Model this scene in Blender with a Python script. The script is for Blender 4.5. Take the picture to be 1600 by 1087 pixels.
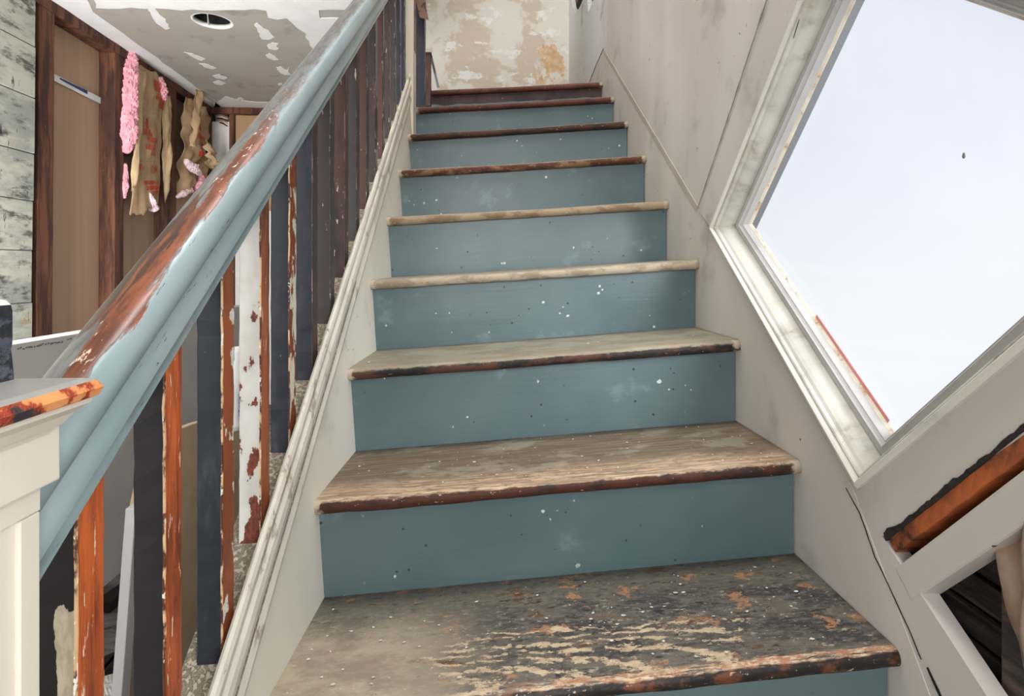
import bpy, bmesh, math, random
from mathutils import Vector, Matrix, noise as mnoise
from mathutils.geometry import tessellate_polygon

for o in list(bpy.data.objects):
    bpy.data.objects.remove(o)
random.seed(7)
SC = bpy.context.scene
COL = SC.collection

# ------------------------------------------------------------------ camera
YAW, HOR, F = 0.0508, 415.0, 870.0          # yaw to the right, horizon row, focal length in px (1600x1087)
cam_d = bpy.data.cameras.new('camera')
cam = bpy.data.objects.new('camera', cam_d)
COL.objects.link(cam)
cam_d.sensor_width = 36.0
cam_d.lens = F / 1600 * 36
cam_d.shift_y = -(543.5 - HOR) / 1600
cam_d.clip_start = 0.02
cam.rotation_euler = (math.pi / 2, 0, -YAW)
SC.camera = cam

# ------------------------------------------------------------------ world: bright overcast sky
W = bpy.data.worlds.new('overcast_sky')
SC.world = W
W.use_nodes = True
wt = W.node_tree
wt.nodes.clear()
wo = wt.nodes.new('ShaderNodeOutputWorld')
bg = wt.nodes.new('ShaderNodeBackground')
tc = wt.nodes.new('ShaderNodeTexCoord')
sx = wt.nodes.new('ShaderNodeSeparateXYZ')
mr = wt.nodes.new('ShaderNodeMapRange')
mx = wt.nodes.new('ShaderNodeMixRGB')
wt.links.new(tc.outputs['Generated'], sx.inputs[0])
wt.links.new(sx.outputs['Z'], mr.inputs[0])
mr.inputs[1].default_value = -0.15
mr.inputs[2].default_value = 0.22
wt.links.new(mr.outputs[0], mx.inputs[0])
mx.inputs[1].default_value = (1.0, 1.0, 1.0, 1)
mx.inputs[2].default_value = (0.80, 0.835, 0.90, 1)
wt.links.new(mx.outputs[0], bg.inputs[0])
bg.inputs[1].default_value = 0.60
wt.links.new(bg.outputs[0], wo.inputs[0])


def area(name, loc, target, sx_, sy_, power, color=(1, 1, 1), spread=180):
    l = bpy.data.lights.new(name, 'AREA')
    l.shape = 'RECTANGLE'
    l.size, l.size_y, l.energy, l.color = sx_, sy_, power, color
    l.spread = math.radians(spread)
    o = bpy.data.objects.new(name, l)
    COL.objects.link(o)
    o.location = loc
    d = Vector(target) - Vector(loc)
    o.rotation_euler = d.to_track_quat('-Z', 'Y').to_euler()
    return o


# daylight of front windows, upper hall and stair window, plus added fill lights
area('front_window_daylight', (-0.85, -2.0, 0.55), (0.1, 2.5, 0.1), 2.4, 1.7, 46, (1.0, 0.99, 0.985))
area('outdoor_daylight', (2.3, -0.9, 1.15), (0.62, 0.85, 0.1), 1.7, 1.7, 100, (0.95, 0.98, 1.0))
area('rear_side_fill', (0.95, -0.95, 0.30), (-0.35, 0.45, -0.25), 0.85, 1.0, 34, (0.98, 0.99, 1.0))  # added fill from behind the camera, for newel, stringer and baluster sides
area('upper_hall_daylight', (0.1, 2.7, 3.15), (0.1, 3.3, 1.0), 0.9, 1.4, 5, (1.0, 0.99, 0.98))
area('stairwell_fill', (0.08, 0.75, 3.2), (0.08, 0.85, 0.0), 0.85, 1.9, 40, (1.0, 0.99, 0.985))  # added overhead fill for treads and walls; the ceiling has no skylight
area('side_room_fill', (-1.72, 1.30, 0.0), (-1.45, 3.6, 0.9), 0.5, 1.2, 48, (1.0, 0.985, 0.975))  # added fill that brightens the side room, no window stands there

SC.view_settings.view_transform = 'Standard'
SC.view_settings.look = 'None'
SC.view_settings.gamma = 1
SC.view_settings.use_curve_mapping = False
SC.view_settings.exposure = 0.62


# ------------------------------------------------------------------ pixel -> point helpers
_c, _s = math.cos(YAW), math.sin(YAW)


def ray(px, py):
    a, b = (px - 800) / F, (HOR - py) / F
    return Vector((a * _c + _s, -a * _s + _c, b))


def at_x(px, py, X):
    d = ray(px, py)
    return d * (X / d.x)


def at_y(px, py, Y):
    d = ray(px, py)
    return d * (Y / d.y)


def at_z(px, py, Z):
    d = ray(px, py)
    return d * (Z / d.z)


# ------------------------------------------------------------------ object helpers
def empty(name, loc=(0, 0, 0)):
    o = bpy.data.objects.new(name, None)
    o.location = loc
    o.empty_display_size = 0.05
    COL.objects.link(o)
    return o


def tag(o, label=None, cat=None, group=None, kind=None):
    if label: o['label'] = label
    if cat: o['category'] = cat
    if group: o['group'] = group
    if kind: o['kind'] = kind
    return o


def adopt(o, parent):
    if parent is not None:
        o.parent = parent
        o.matrix_parent_inverse = Matrix.Translation(-_base(parent))


def _base(o):
    # world translation of an object (only translations are used in this scene)
    v = o.location.copy()
    if o.parent is not None:
        v = o.location.copy() + o.matrix_parent_inverse.translation + _base(o.parent)
    return v


def mesh_obj(name, verts, faces, mats, parent=None, uvs=None, fmat=None, smooth=False, kind=None):
    me = bpy.data.meshes.new(name)
    me.from_pydata([tuple(v) for v in verts], [], faces)
    if not isinstance(mats, (list, tuple)): mats = [mats]
    for m in mats: me.materials.append(m)
    if fmat: me.polygons.foreach_set('material_index', fmat)
    if uvs is not None:
        l = me.uv_layers.new(name='UVMap')
        for p in me.polygons:
            for li, vi in zip(p.loop_indices, p.vertices):
                l.data[li].uv = uvs[vi]
    if smooth: me.polygons.foreach_set('use_smooth', [True] * len(me.polygons))
    me.update()
    bm = bmesh.new(); bm.from_mesh(me)
    bmesh.ops.recalc_face_normals(bm, faces=bm.faces)
    bm.to_mesh(me); bm.free()
    o = bpy.data.objects.new(name, me)
    COL.objects.link(o)
    adopt(o, parent)
    if kind: o['kind'] = kind
    return o


def hexa(name, p, mats, parent=None, bevel=0.0, fm=None, kind=None, jag=0.0, cuts=0, axis=2):
    """box from 8 points: bottom 0-3, top 4-7 (same order); fm(normal)->material index"""
    bm = bmesh.new()
    vs = [bm.verts.new(q) for q in p]
    for f in ((3, 2, 1, 0), (4, 5, 6, 7), (0, 1, 5, 4), (1, 2, 6, 5), (2, 3, 7, 6), (3, 0, 4, 7)):
        bm.faces.new([vs[i] for i in f])
    bmesh.ops.recalc_face_normals(bm, faces=bm.faces)
    if bevel:
        bmesh.ops.bevel(bm, geom=list(bm.edges), offset=bevel, segments=2, profile=0.5, affect='EDGES')
    if cuts:
        for k in range(1, cuts):
            lo = min(v.co[axis] for v in bm.verts); hi = max(v.co[axis] for v in bm.verts)
            co = [0, 0, 0]; no = [0, 0, 0]; co[axis] = lo + (hi - lo) * k / cuts; no[axis] = 1
            bmesh.ops.bisect_plane(bm, geom=bm.verts[:] + bm.edges[:] + bm.faces[:], plane_co=co, plane_no=no)
        if jag:
            for v in bm.verts:
                n = mnoise.noise_vector(v.co * 37.0)
                v.co += n * jag
    bm.normal_update()
    me = bpy.data.meshes.new(name)
    if not isinstance(mats, (list, tuple)): mats = [mats]
    for m in mats: me.materials.append(m)
    if fm:
        for f in bm.faces: f.material_index = fm(f.normal)
    bm.to_mesh(me); bm.free()
    o = bpy.data.objects.new(name, me)
    COL.objects.link(o)
    adopt(o, parent)
    if kind: o['kind'] = kind
    return o


def box(name, x0, x1, y0, y1, z0, z1, mats, parent=None, **k):
    p = [(x0, y0, z0), (x1, y0, z0), (x1, y1, z0), (x0, y1, z0), (x0, y0, z1), (x1, y0, z1), (x1, y1, z1), (x0, y1, z1)]
    return hexa(name, p, mats, parent, **k)


def slab(name, loops, to3, n, mats, parent=None, kind=None):
    """flat slab with holes: loops of 2D points, to3(a,b,t) with t=0 front, t=1 back (n unused)"""
    flat = [p for l in loops for p in l]
    tris = tessellate_polygon([[Vector((a, b, 0)) for a, b in l] for l in loops])
    N = len(flat)
    V = [to3(a, b, 0) for a, b in flat] + [to3(a, b, 1) for a, b in flat]
    Fs = [tuple(t) for t in tris] + [tuple(i + N for i in reversed(t)) for t in tris]
    k = 0
    for l in loops:
        m = len(l)
        for i in range(m):
            j = (i + 1) % m
            Fs.append((k + i, k + j, k + j + N, k + i + N))
        k += m
    return mesh_obj(name, V, Fs, mats, parent, kind=kind)


def jagged(pts, step, amp, seed=0):
    out = []
    m = len(pts)
    for i in range(m):
        a, b = Vector(pts[i]), Vector(pts[(i + 1) % m])
        d = b - a
        k = max(1, int(d.length / step))
        nrm = Vector((-d.y, d.x)).normalized()
        for q in range(k):
            p = a + d * (q / k)
            if q: p = p + nrm * (mnoise.noise(Vector((p.x / step * .6, p.y / step * .6, seed * 3.1))) * amp * 2)
            out.append((p.x, p.y))
    return out


# ------------------------------------------------------------------ material helpers
def C(r, g, b):
    f = lambda v: (v / 255 / 12.92) if v / 255 <= 0.04045 else ((v / 255 + 0.055) / 1.055) ** 2.4
    return (f(r), f(g), f(b), 1)


class NT:
    def __init__(s, name):
        s.m = bpy.data.materials.new(name)
        s.m.use_nodes = True
        s.t = s.m.node_tree
        s.t.nodes.clear()
        s.out = s.t.nodes.new('ShaderNodeOutputMaterial')
        s.b = s.t.nodes.new('ShaderNodeBsdfPrincipled')
        s.t.links.new(s.b.outputs[0], s.out.inputs[0])
        s._tc = s.t.nodes.new('ShaderNodeTexCoord')

    def put(s, sock, v):
        if isinstance(v, bpy.types.NodeSocket): s.t.links.new(v, sock)
        elif v is not None: sock.default_value = v

    def co(s, kind='Object', scale=(1, 1, 1), loc=(0, 0, 0), rot=(0, 0, 0)):
        n = s.t.nodes.new('ShaderNodeMapping')
        s.t.links.new(s._tc.outputs[kind], n.inputs[0])
        n.inputs['Scale'].default_value = scale
        n.inputs['Location'].default_value = loc
        n.inputs['Rotation'].default_value = rot
        return n.outputs[0]

    def sep(s, v):
        n = s.t.nodes.new('ShaderNodeSeparateXYZ')
        s.t.links.new(v, n.inputs[0])
        return n.outputs[0], n.outputs[1], n.outputs[2]

    def comb(s, x, y, z=0.0):
        n = s.t.nodes.new('ShaderNodeCombineXYZ')
        for i, v in enumerate((x, y, z)): s.put(n.inputs[i], v)
        return n.outputs[0]

    def noise(s, v, scale, detail=5, rough=0.6, dist=0.0):
        n = s.t.nodes.new('ShaderNodeTexNoise')
        s.put(n.inputs['Vector'], v)
        n.inputs['Scale'].default_value = scale
        n.inputs['Detail'].default_value = detail
        n.inputs['Roughness'].default_value = rough
        n.inputs['Distortion'].default_value = dist
        return n.outputs[0]

    def vor(s, v, scale, rnd=1.0, out='Distance'):
        n = s.t.nodes.new('ShaderNodeTexVoronoi')
        s.put(n.inputs['Vector'], v)
        n.inputs['Scale'].default_value = scale
        n.inputs['Randomness'].default_value = rnd
        return n.outputs[out]

    def wave(s, v, scale, dist, detail=3, kind='BANDS', dirn='X', dscale=1.0):
        n = s.t.nodes.new('ShaderNodeTexWave')
        n.wave_type = kind
        if kind == 'BANDS': n.bands_direction = dirn
        else: n.rings_direction = dirn
        s.put(n.inputs['Vector'], v)
        n.inputs['Scale'].default_value = scale
        n.inputs['Distortion'].default_value = dist
        n.inputs['Detail'].default_value = detail
        n.inputs['Detail Scale'].default_value = dscale
        return n.outputs['Fac']

    def m_(s, op, a, b=None, c=None):
        n = s.t.nodes.new('ShaderNodeMath')
        n.operation = op
        s.put(n.inputs[0], a)
        if b is not None: s.put(n.inputs[1], b)
        if c is not None: s.put(n.inputs[2], c)
        return n.outputs[0]

    def step(s, v, lo, hi):
        """smooth 0..1 between lo and hi (hi may be below lo)"""
        n = s.t.nodes.new('ShaderNodeMapRange')
        n.interpolation_type = 'SMOOTHSTEP'
        s.put(n.inputs[0], v)
        if lo <= hi:
            n.inputs[1].default_value, n.inputs[2].default_value = lo, hi
        else:
            n.inputs[1].default_value, n.inputs[2].default_value = hi, lo
            n.inputs[3].default_value, n.inputs[4].default_value = 1, 0
        return n.outputs[0]

    def mul(s, *v):
        r = v[0]
        for q in v[1:]: r = s.m_('MULTIPLY', r, q)
        return r

    def mix(s, f, a, b):
        n = s.t.nodes.new('ShaderNodeMixRGB')
        s.put(n.inputs[0], f); s.put(n.inputs[1], a); s.put(n.inputs[2], b)
        return n.outputs[0]

    def fin(s, col, rough=0.6, bump=None, bstr=0.2, bdist=0.002, spec=0.4):
        s.put(s.b.inputs['Base Color'], col)
        s.put(s.b.inputs['Roughness'], rough)
        s.b.inputs['Specular IOR Level'].default_value = spec
        if bump is not None:
            n = s.t.nodes.new('ShaderNodeBump')
            n.inputs['Strength'].default_value = bstr
            n.inputs['Distance'].default_value = bdist
            s.put(n.inputs['Height'], bump)
            s.t.links.new(n.outputs[0], s.b.inputs['Normal'])
        return s.m


def plain(name, col, rough=0.6, var=0.12, scale=12, stretch=(1, 1, 1), bump=0.15, spec=0.35):
    N = NT(name)
    v = N.co('Object', stretch)
    n = N.noise(v, scale)
    d = tuple(c * (1 - var * 2) for c in col[:3]) + (1,)
    l = tuple(min(1, c * (1 + var)) for c in col[:3]) + (1,)
    return N.fin(N.mix(N.step(n, .3, .7), d, l), rough, N.noise(v, scale * 4), bump, 0.002, spec)


def worn(name, paint, under, thr=.56, scale=9, stretch=(1, 1, 1), soft=.012, paint2=None, under2=None, fleck=None,
         fthr=.66, fscale=70, dark=None, dthr=.68, dscale=30, rough=.45, urough=.6, bstr=.35, coord='Object', extra=None,
         gstretch=None, edge=None):
    """paint over wood/plaster, bare where the noise passes thr; extra(N)->value added to the noise"""
    N = NT(name)
    v = N.co(coord, stretch)
    n = N.noise(v, scale, 8, .62)
    if extra: n = N.m_('ADD', n, extra(N))
    mask = N.step(n, thr - soft, thr + soft)
    vg = N.co(coord, gstretch or stretch)
    g = N.noise(vg, scale * 6, 4, .6)
    pc = N.mix(N.step(N.noise(v, scale * .5, 3), .38, .62), paint, paint2 or tuple(c * .82 for c in paint[:3]) + (1,))
    uc = N.mix(N.step(g, .4, .62), under, under2 or tuple(c * .6 for c in under[:3]) + (1,))
    col = N.mix(mask, pc, uc)
    if edge:
        em = N.mul(N.step(n, thr - soft * 3.2, thr - soft), N.step(n, thr + soft * 2, thr))
        col = N.mix(em, col, edge)
    if dark:
        col = N.mix(N.step(N.noise(N.co(coord, stretch, (3.1, 1.7, 2.2)), dscale, 6, .7), dthr, dthr + .03), col, dark)
    if fleck:
        col = N.mix(N.step(N.noise(N.co(coord, stretch, (7.7, 4.1, 9.2)), fscale, 4, .7), fthr, fthr + .02), col, fleck)
    r = N.m_('MULTIPLY_ADD', mask, urough - rough, rough)
    h = N.m_('SUBTRACT', N.m_('MULTIPLY', g, .35), mask)
    return N.fin(col, r, h, bstr, .0015)


# ------------------------------------------------------------------ materials
CREAM = C(214, 208, 194)
GREIGE = C(196, 189, 182)


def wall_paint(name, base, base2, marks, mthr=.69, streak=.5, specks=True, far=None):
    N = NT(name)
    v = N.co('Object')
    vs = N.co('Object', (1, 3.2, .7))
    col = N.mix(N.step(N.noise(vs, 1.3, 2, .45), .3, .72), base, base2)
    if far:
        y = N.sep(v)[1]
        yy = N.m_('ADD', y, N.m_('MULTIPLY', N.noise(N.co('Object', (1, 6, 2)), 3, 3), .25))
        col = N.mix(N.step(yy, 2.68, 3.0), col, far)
    if specks:
        vz = N.co('Object', (1, 2.2, 1), (1.3, .4, 2.2))
        col = N.mix(N.mul(N.step(N.noise(vz, 24, 6, .7), mthr, mthr + .03), N.step(N.noise(v, 2.5, 2), .42, .55)), col, marks)
        col = N.mix(N.mul(N.step(N.vor(v, 26), .085, .06), N.step(N.noise(v, 5, 2), .53, .58)), col, marks)
        col = N.mix(N.mul(N.step(N.noise(N.co('Object', (1, 1, 1), (5, 5, 5)), 6, 4), .56, .74)), col,
                    tuple(c * .78 for c in base[:3]) + (1,))
    h = N.noise(v, 55, 5, .6)
    return N.fin(col, .5, h, .12, .002, .3)


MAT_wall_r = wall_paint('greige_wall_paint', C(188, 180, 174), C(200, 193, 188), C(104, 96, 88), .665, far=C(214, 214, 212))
MAT_skirt_r = wall_paint('greige_skirt_paint', C(190, 182, 175), C(201, 194, 187), C(90, 80, 72), .70)
MAT_trim = wall_paint('window_trim_paint', C(205, 200, 191), C(214, 210, 203), C(120, 110, 98), .74)
MAT_sash = plain('sash_grey_paint', C(182, 180, 177), .45, .05, 10)
MAT_putty = worn('putty', C(226, 216, 198), C(214, 180, 148), .60, 40, soft=.05, rough=.7)
MAT_redpaint = plain('red_paint', C(222, 150, 146), .6)
MAT_dirty = worn('dirty_cove_paint', C(200, 196, 187), C(176, 168, 154), .58, 6, (1, 2, 2), soft=.12, fleck=C(140, 126, 106), fthr=.69, fscale=90, rough=.55, urough=.8, bstr=.15)


def landing_paint():
    N = NT('patchy_landing_plaster')
    v = N.co('Object')
    n = N.noise(v, 2.6, 8, .62, .3)
    col = N.mix(N.step(n, .47, .53), C(205, 200, 190), C(188, 175, 158))
    n3 = N.noise(N.co('Object', (1, 1, 1.6), (2, 0, 1)), 5, 8, .7)
    col = N.mix(N.step(n3, .56, .60), col, C(214, 213, 208))
    x, y, z = N.sep(v)
    # tan bare patch beside the right corner, a stain with a shape of its own
    dx = N.m_('DIVIDE', N.m_('SUBTRACT', x, .47), .115)
    dz = N.m_('DIVIDE', N.m_('SUBTRACT', z, 1.42), .24)
    tilt = N.m_('ADD', dx, N.m_('MULTIPLY', dz, -.35))
    r = N.m_('ADD', N.m_('MULTIPLY', tilt, tilt), N.m_('MULTIPLY', dz, dz))
    rr = N.m_('ADD', N.m_('SQRT', r), N.m_('MULTIPLY', N.m_('SUBTRACT', N.noise(v, 7, 9, .75), .5), 4.6))
    col = N.mix(N.step(rr, .66, .58), col, N.mix(N.step(N.noise(v, 22), .42, .6), C(200, 172, 138), C(186, 154, 118)))
    col = N.mix(N.step(N.noise(N.co('Object', (1, 1, 3), (4, 0, 2)), 14, 7, .75), .68, .71), col, C(150, 132, 112))
    return N.fin(col, .6, n3, .2, .003, .25)


MAT_landing = landing_paint()


def riser_mat(name, base, base2, seed):
    N = NT(name)
    v = N.co('UV', (1, 1, 1), (seed, seed * .7, 0))
    vb = N.co('UV', (2.2, 40, 1), (seed, seed, 0))
    br = N.noise(vb, 4, 4, .6)
    col = N.mix(N.step(N.noise(v, 3.2, 3), .35, .68), base, base2)
    col = N.mix(N.mul(N.step(N.noise(v, 9, 5), .60, .70), .35), col, C(126, 148, 153))
    sel = N.step(N.noise(v, 7, 3, .6), .52, .58)
    d = N.m_('ADD', N.vor(v, 36), N.m_('MULTIPLY', N.noise(v, 110, 4, .7), .34))
    d = N.m_('SUBTRACT', d, .11)
    sz = N.m_('MULTIPLY', N.m_('SUBTRACT', N.noise(N.co('UV', (1, 1, 1), (seed, 8, 0)), 22, 2), .42), .42)
    d = N.m_('SUBTRACT', d, sz)
    col = N.mix(N.mul(N.step(d, .135, .11), sel), col, C(192, 198, 196))
    d2 = N.m_('ADD', N.vor(N.co('UV', (1, 1, 1), (seed + 4.3, 2.2, 0)), 27), N.m_('MULTIPLY', N.noise(v, 90, 3), .12))
    col = N.mix(N.mul(N.step(d2, .15, .125), N.step(N.noise(v, 5, 3), .45, .52)), col, C(38, 48, 54))
    tiny = N.step(N.noise(v, 210, 2, .6), .755, .775)
    col = N.mix(N.mul(tiny, N.step(N.noise(v, 4, 3), .44, .56)), col, C(190, 196, 194))
    return N.fin(col, N.m_('MULTIPLY_ADD', br, .22, .24), N.m_('ADD', N.m_('MULTIPLY', br, .8), N.m_('MULTIPLY', N.noise(v, 26, 3), .5)), .22, .0016, .5)


def tread_mat(name, top, top2, dust, bare, front, front2, bare_amt, dust_thr, seed, cream_ends=True, ev=.0):
    N = NT(name)
    uv = N.co('UV')
    u, w, _ = N.sep(uv)
    o = (seed * 1.7, seed * .9, 0)
    grain = N.noise(N.co('UV', (2.5, 46, 1), o), 3, 6, .65)
    blot = N.noise(N.co('UV', (1, 1.7, 1), o), 7, 8, .66)
    fine = N.noise(N.co('UV', (1, 2.2, 1), o), 60, 5, .7)
    col = N.mix(N.step(grain, .38, .62), top, top2)
    col = N.mix(N.mul(N.step(blot, dust_thr - .03, dust_thr + .07), .9), col, dust)
    # bare wood towards the trodden front edge
    edge = N.m_('ADD', w, N.m_('MULTIPLY', N.m_('SUBTRACT', N.noise(N.co('UV', (1, 1, 1), o), 9, 6, .7), .5), .14))
    bm_ = N.mul(N.step(edge, .105, .03), bare_amt, N.step(N.noise(N.co('UV', (1, 6, 1), o), 30, 6, .7), .38, .5))
    col = N.mix(bm_, col, N.mix(N.step(grain, .42, .60), bare, tuple(c * .5 for c in bare[:3]) + (1,)))
    col = N.mix(N.mul(N.step(fine, .64, .68), .8), col, tuple(c * .42 for c in top[:3]) + (1,))
    col = N.mix(N.step(N.noise(N.co('UV', (1, 1.6, 1), (o[0] + 3, 2, 0)), 95, 3, .6), .70, .73), col, C(210, 205, 194))
    # nosing
    fn = N.noise(N.co('UV', (1, 1.5, 1), (o[0], 5, 0)), 10, 8, .68)
    fc = N.mix(N.step(fn, .47, .56), front, front2)
    fc = N.mix(N.step(N.noise(N.co('UV', (1, 1.3, 1), (o[0], 9, 0)), 60, 5, .7), .64, .67), fc, C(188, 168, 142))
    fe = N.m_('ADD', w, N.m_('MULTIPLY', N.m_('SUBTRACT', N.noise(N.co('UV', (1, 2, 1), o), 42, 5, .7), .5), .02))
    col = N.mix(N.step(fe, .0035 + ev, -.0035 + ev), col, fc)
    if cream_ends:
        ue = N.m_('ADD', u, N.m_('MULTIPLY', N.m_('SUBTRACT', N.noise(uv, 45, 4), .5), .05))
        em = N.m_('MAXIMUM', N.step(ue, .018, .010), N.step(ue, .878, .888))
        col = N.mix(N.mul(em, N.step(w, .012, .002), N.step(fn, .40, .48)), col, C(176, 165, 146))
    return N.fin(col, .62, N.m_('ADD', grain, N.m_('MULTIPLY', fine, .7)), .35, .002, .3)


def first_tread_mat():
    N = NT('weathered_tread_with_cream_grain')
    uv = N.co('UV')
    u, w, _ = N.sep(uv)
    blot = N.noise(N.co('UV', (1, 2.2, 1)), 9, 9, .7)
    fine = N.noise(N.co('UV', (1, 2.4, 1)), 55, 7, .72)
    big = N.noise(N.co('UV', (1, 1.4, 1), (2, 5, 0)), 4, 5, .6)
    col = N.mix(N.step(blot, .42, .58), C(58, 56, 55), C(102, 96, 87))
    col = N.mix(N.mul(N.step(w, .15, .225), .8), col, C(98, 94, 82))                 # grey film of dust at the back
    col = N.mix(N.mul(N.step(blot, .56, .62), N.step(big, .45, .55)), col, C(88, 58, 40))
    col = N.mix(N.mul(N.step(N.noise(N.co('UV', (1, 1.5, 1), (8, 1, 0)), 14, 7, .7), .585, .61), .85), col, C(172, 122, 84))
    col = N.mix(N.mul(N.step(fine, .50, .58), .55), col, C(122, 114, 102))
    col = N.mix(N.mul(N.step(N.noise(N.co('UV', (1, 2.6, 1), (9, 3, 0)), 34, 8, .75), .56, .60), .8), col, C(30, 29, 31))
    col = N.mix(N.mul(N.step(N.noise(N.co('UV', (1, 2, 1), (6, 6, 0)), 40, 8, .75), .585, .61), N.step(w, .23, .16)), col, C(160, 150, 134))
    # cathedral grain with cream paint left in it
    gu = N.m_('MULTIPLY', N.m_('SUBTRACT', u, .18), .13)
    gv = N.m_('SUBTRACT', w, .020)
    gv = N.m_('ADD', gv, N.m_('MULTIPLY', N.m_('SUBTRACT', N.noise(N.co('UV', (1, 1.6, 1)), 13, 5, .6), .5), .05))
    ring = N.m_('SQRT', N.m_('ADD', N.m_('MULTIPLY', gu, gu), N.m_('MULTIPLY', gv, gv)))
    ringm = N.m_('SINE', N.m_('MULTIPLY', ring, 430.0))
    cr = N.m_('ADD', N.m_('MULTIPLY', ringm, .085), N.noise(N.co('UV', (1, 2.2, 1), (1, 1, 0)), 24, 9, .78))
    zone = N.mul(N.step(N.m_('ADD', w, N.m_('MULTIPLY', N.m_('SUBTRACT', blot, .5), .12)), .19, .09),
                 N.step(N.m_('ADD', u, N.m_('MULTIPLY', blot, .2)), .26, .36), N.step(N.m_('ADD', u, N.m_('MULTIPLY', blot, .3)), .98, .78))
    thr = N.m_('SUBTRACT', cr, N.m_('MULTIPLY', N.m_('SUBTRACT', 1.0, zone), .22))
    col = N.mix(N.step(thr, .535, .565), col, N.mix(N.step(fine, .4, .6), C(206, 188, 158), C(182, 160, 130)))
    fs = N.mul(N.step(N.m_('ADD', w, N.m_('MULTIPLY', N.m_('SUBTRACT', blot, .5), .04)), .022, .012), N.step(u, .30, .42), N.step(N.noise(N.co('UV', (1, 8, 1), (2, 2, 0)), 16, 7, .7), .44, .50))
    col = N.mix(fs, col, N.mix(N.step(fine, .42, .56), C(204, 184, 156), C(168, 118, 88)))
    # tan dust on the left end
    lu = N.m_('ADD', u, N.m_('MULTIPLY', N.m_('SUBTRACT', blot, .5), .5))
    col = N.mix(N.mul(N.step(lu, .34, .18), N.step(w, .24, .11), .85), col, N.mix(N.step(blot, .4, .6), C(150, 137, 120), C(176, 164, 142)))
    col = N.mix(N.step(fine, .655, .68), col, C(28, 26, 26))
    col = N.mix(N.step(N.noise(N.co('UV', (1, 1.6, 1), (3, 2, 0)), 85, 4, .65), .675, .70), col, C(214, 208, 196))
    fn = N.noise(N.co('UV', (1, 1.5, 1), (4, 5, 0)), 14, 8, .68)
    fc = N.mix(N.step(fn, .5, .6), C(30, 26, 24), C(104, 60, 38))
    fc = N.mix(N.step(N.noise(N.co('UV', (1, 1.3, 1), (6, 9, 0)), 60, 5, .7), .62, .65), fc, C(190, 170, 146))
    fe = N.m_('ADD', w, N.m_('MULTIPLY', N.m_('SUBTRACT', N.noise(N.co('UV', (1, 2, 1)), 22, 5, .7), .5), .02))
    col = N.mix(N.step(fe, .004, -.001), col, fc)
    return N.fin(col, N.m_('MULTIPLY_ADD', blot, -.35, .68), N.m_('ADD', fine, N.step(thr, .57, .61)), .4, .002, .45)


STRINGER = wall_paint('stringer_cream_paint', C(216, 212, 200), C(205, 200, 187), C(130, 120, 104), .72)
MOULD = worn('moulding_cream_paint', C(214, 208, 196), C(186, 176, 160), .60, 14, rough=.35, fleck=C(150, 136, 116), fthr=.68, fscale=60, coord='UV', bstr=.1)
SANDY = worn('sandy_cap', C(176, 165, 148), C(140, 128, 112), .50, 170, soft=.06, fleck=C(104, 92, 78), fthr=.62, fscale=330, rough=.85, urough=.9, bstr=.9)

BLACKP = worn('black_baluster_paint', C(34, 32, 33), C(60, 42, 36), .70, 16, (1, 1, .5), fleck=C(170, 165, 158), fthr=.72, fscale=70, rough=.55, bstr=.12)
NAVYP = worn('navy_baluster_paint', C(37, 40, 50), C(66, 66, 78), .58, 14, (1, 1, .35), soft=.1, fleck=C(150, 150, 155), fthr=.70, fscale=70, rough=.5, bstr=.2)
BROWNP = worn('dark_brown_baluster', C(64, 54, 52), C(88, 62, 54), .54, 10, (1, 1, .3), soft=.09, fleck=C(190, 178, 165), fthr=.665, fscale=60, rough=.55, bstr=.25)
REDBR = worn('red_brown_baluster', C(84, 58, 50), C(58, 47, 45), .55, 10, (1, 1, .3), soft=.09, fleck=C(196, 170, 150), fthr=.65, fscale=60, rough=.55, bstr=.25)
GREYBR = worn('grey_baluster', C(64, 62, 60), C(78, 64, 58), .56, 10, (1, 1, .3), soft=.08, fleck=C(196, 190, 180), fthr=.67, fscale=55, rough=.5, bstr=.2)
BLUEGR = worn('blue_grey_edge', C(98, 100, 112), C(62, 56, 58), .56, 16, (1, 1, .4), soft=.04, fleck=C(200, 200, 202), fthr=.64, fscale=60, rough=.45, bstr=.2)
ORANGE = worn('stripped_orange_wood', C(206, 104, 50), C(160, 74, 36), .50, 9, (2.2, 2.2, .28), soft=.07, paint2=C(180, 84, 40), under2=C(112, 54, 32),
              fleck=C(238, 206, 176), fthr=.625, fscale=75, rough=.32, urough=.36, bstr=.8, gstretch=(3, 3, .25))  # pale flecks: paint scraps, with bright glints put into the colour
ORANGE2 = worn('stripped_brown_wood', C(168, 92, 54), C(130, 70, 44), .50, 9, (2.2, 2.2, .28), soft=.07, paint2=C(132, 70, 38), under2=C(78, 44, 30),
               fleck=C(222, 210, 194), fthr=.64, fscale=75, rough=.4, urough=.45, bstr=.4, gstretch=(3, 3, .25))
ORW = worn('stripped_wood_white_scraps', C(152, 80, 42), C(222, 220, 210), .60, 34, (1, 1, .6), soft=.01, paint2=C(126, 66, 36), under2=C(200, 196, 184),
           rough=.4, bstr=.4, extra=lambda N: N.m_('MULTIPLY', N.m_('SUBTRACT', N.noise(N.co('Object', (0, 0, 1)), 3.3, 1), .5), .35))
RUSTW = worn('rust_and_white_peel', C(206, 202, 186), C(134, 66, 34), .49, 26, (1, 1, .55), soft=.012, under2=C(104, 52, 32), dark=C(58, 50, 42), dthr=.68, rough=.5, bstr=.5)
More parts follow.
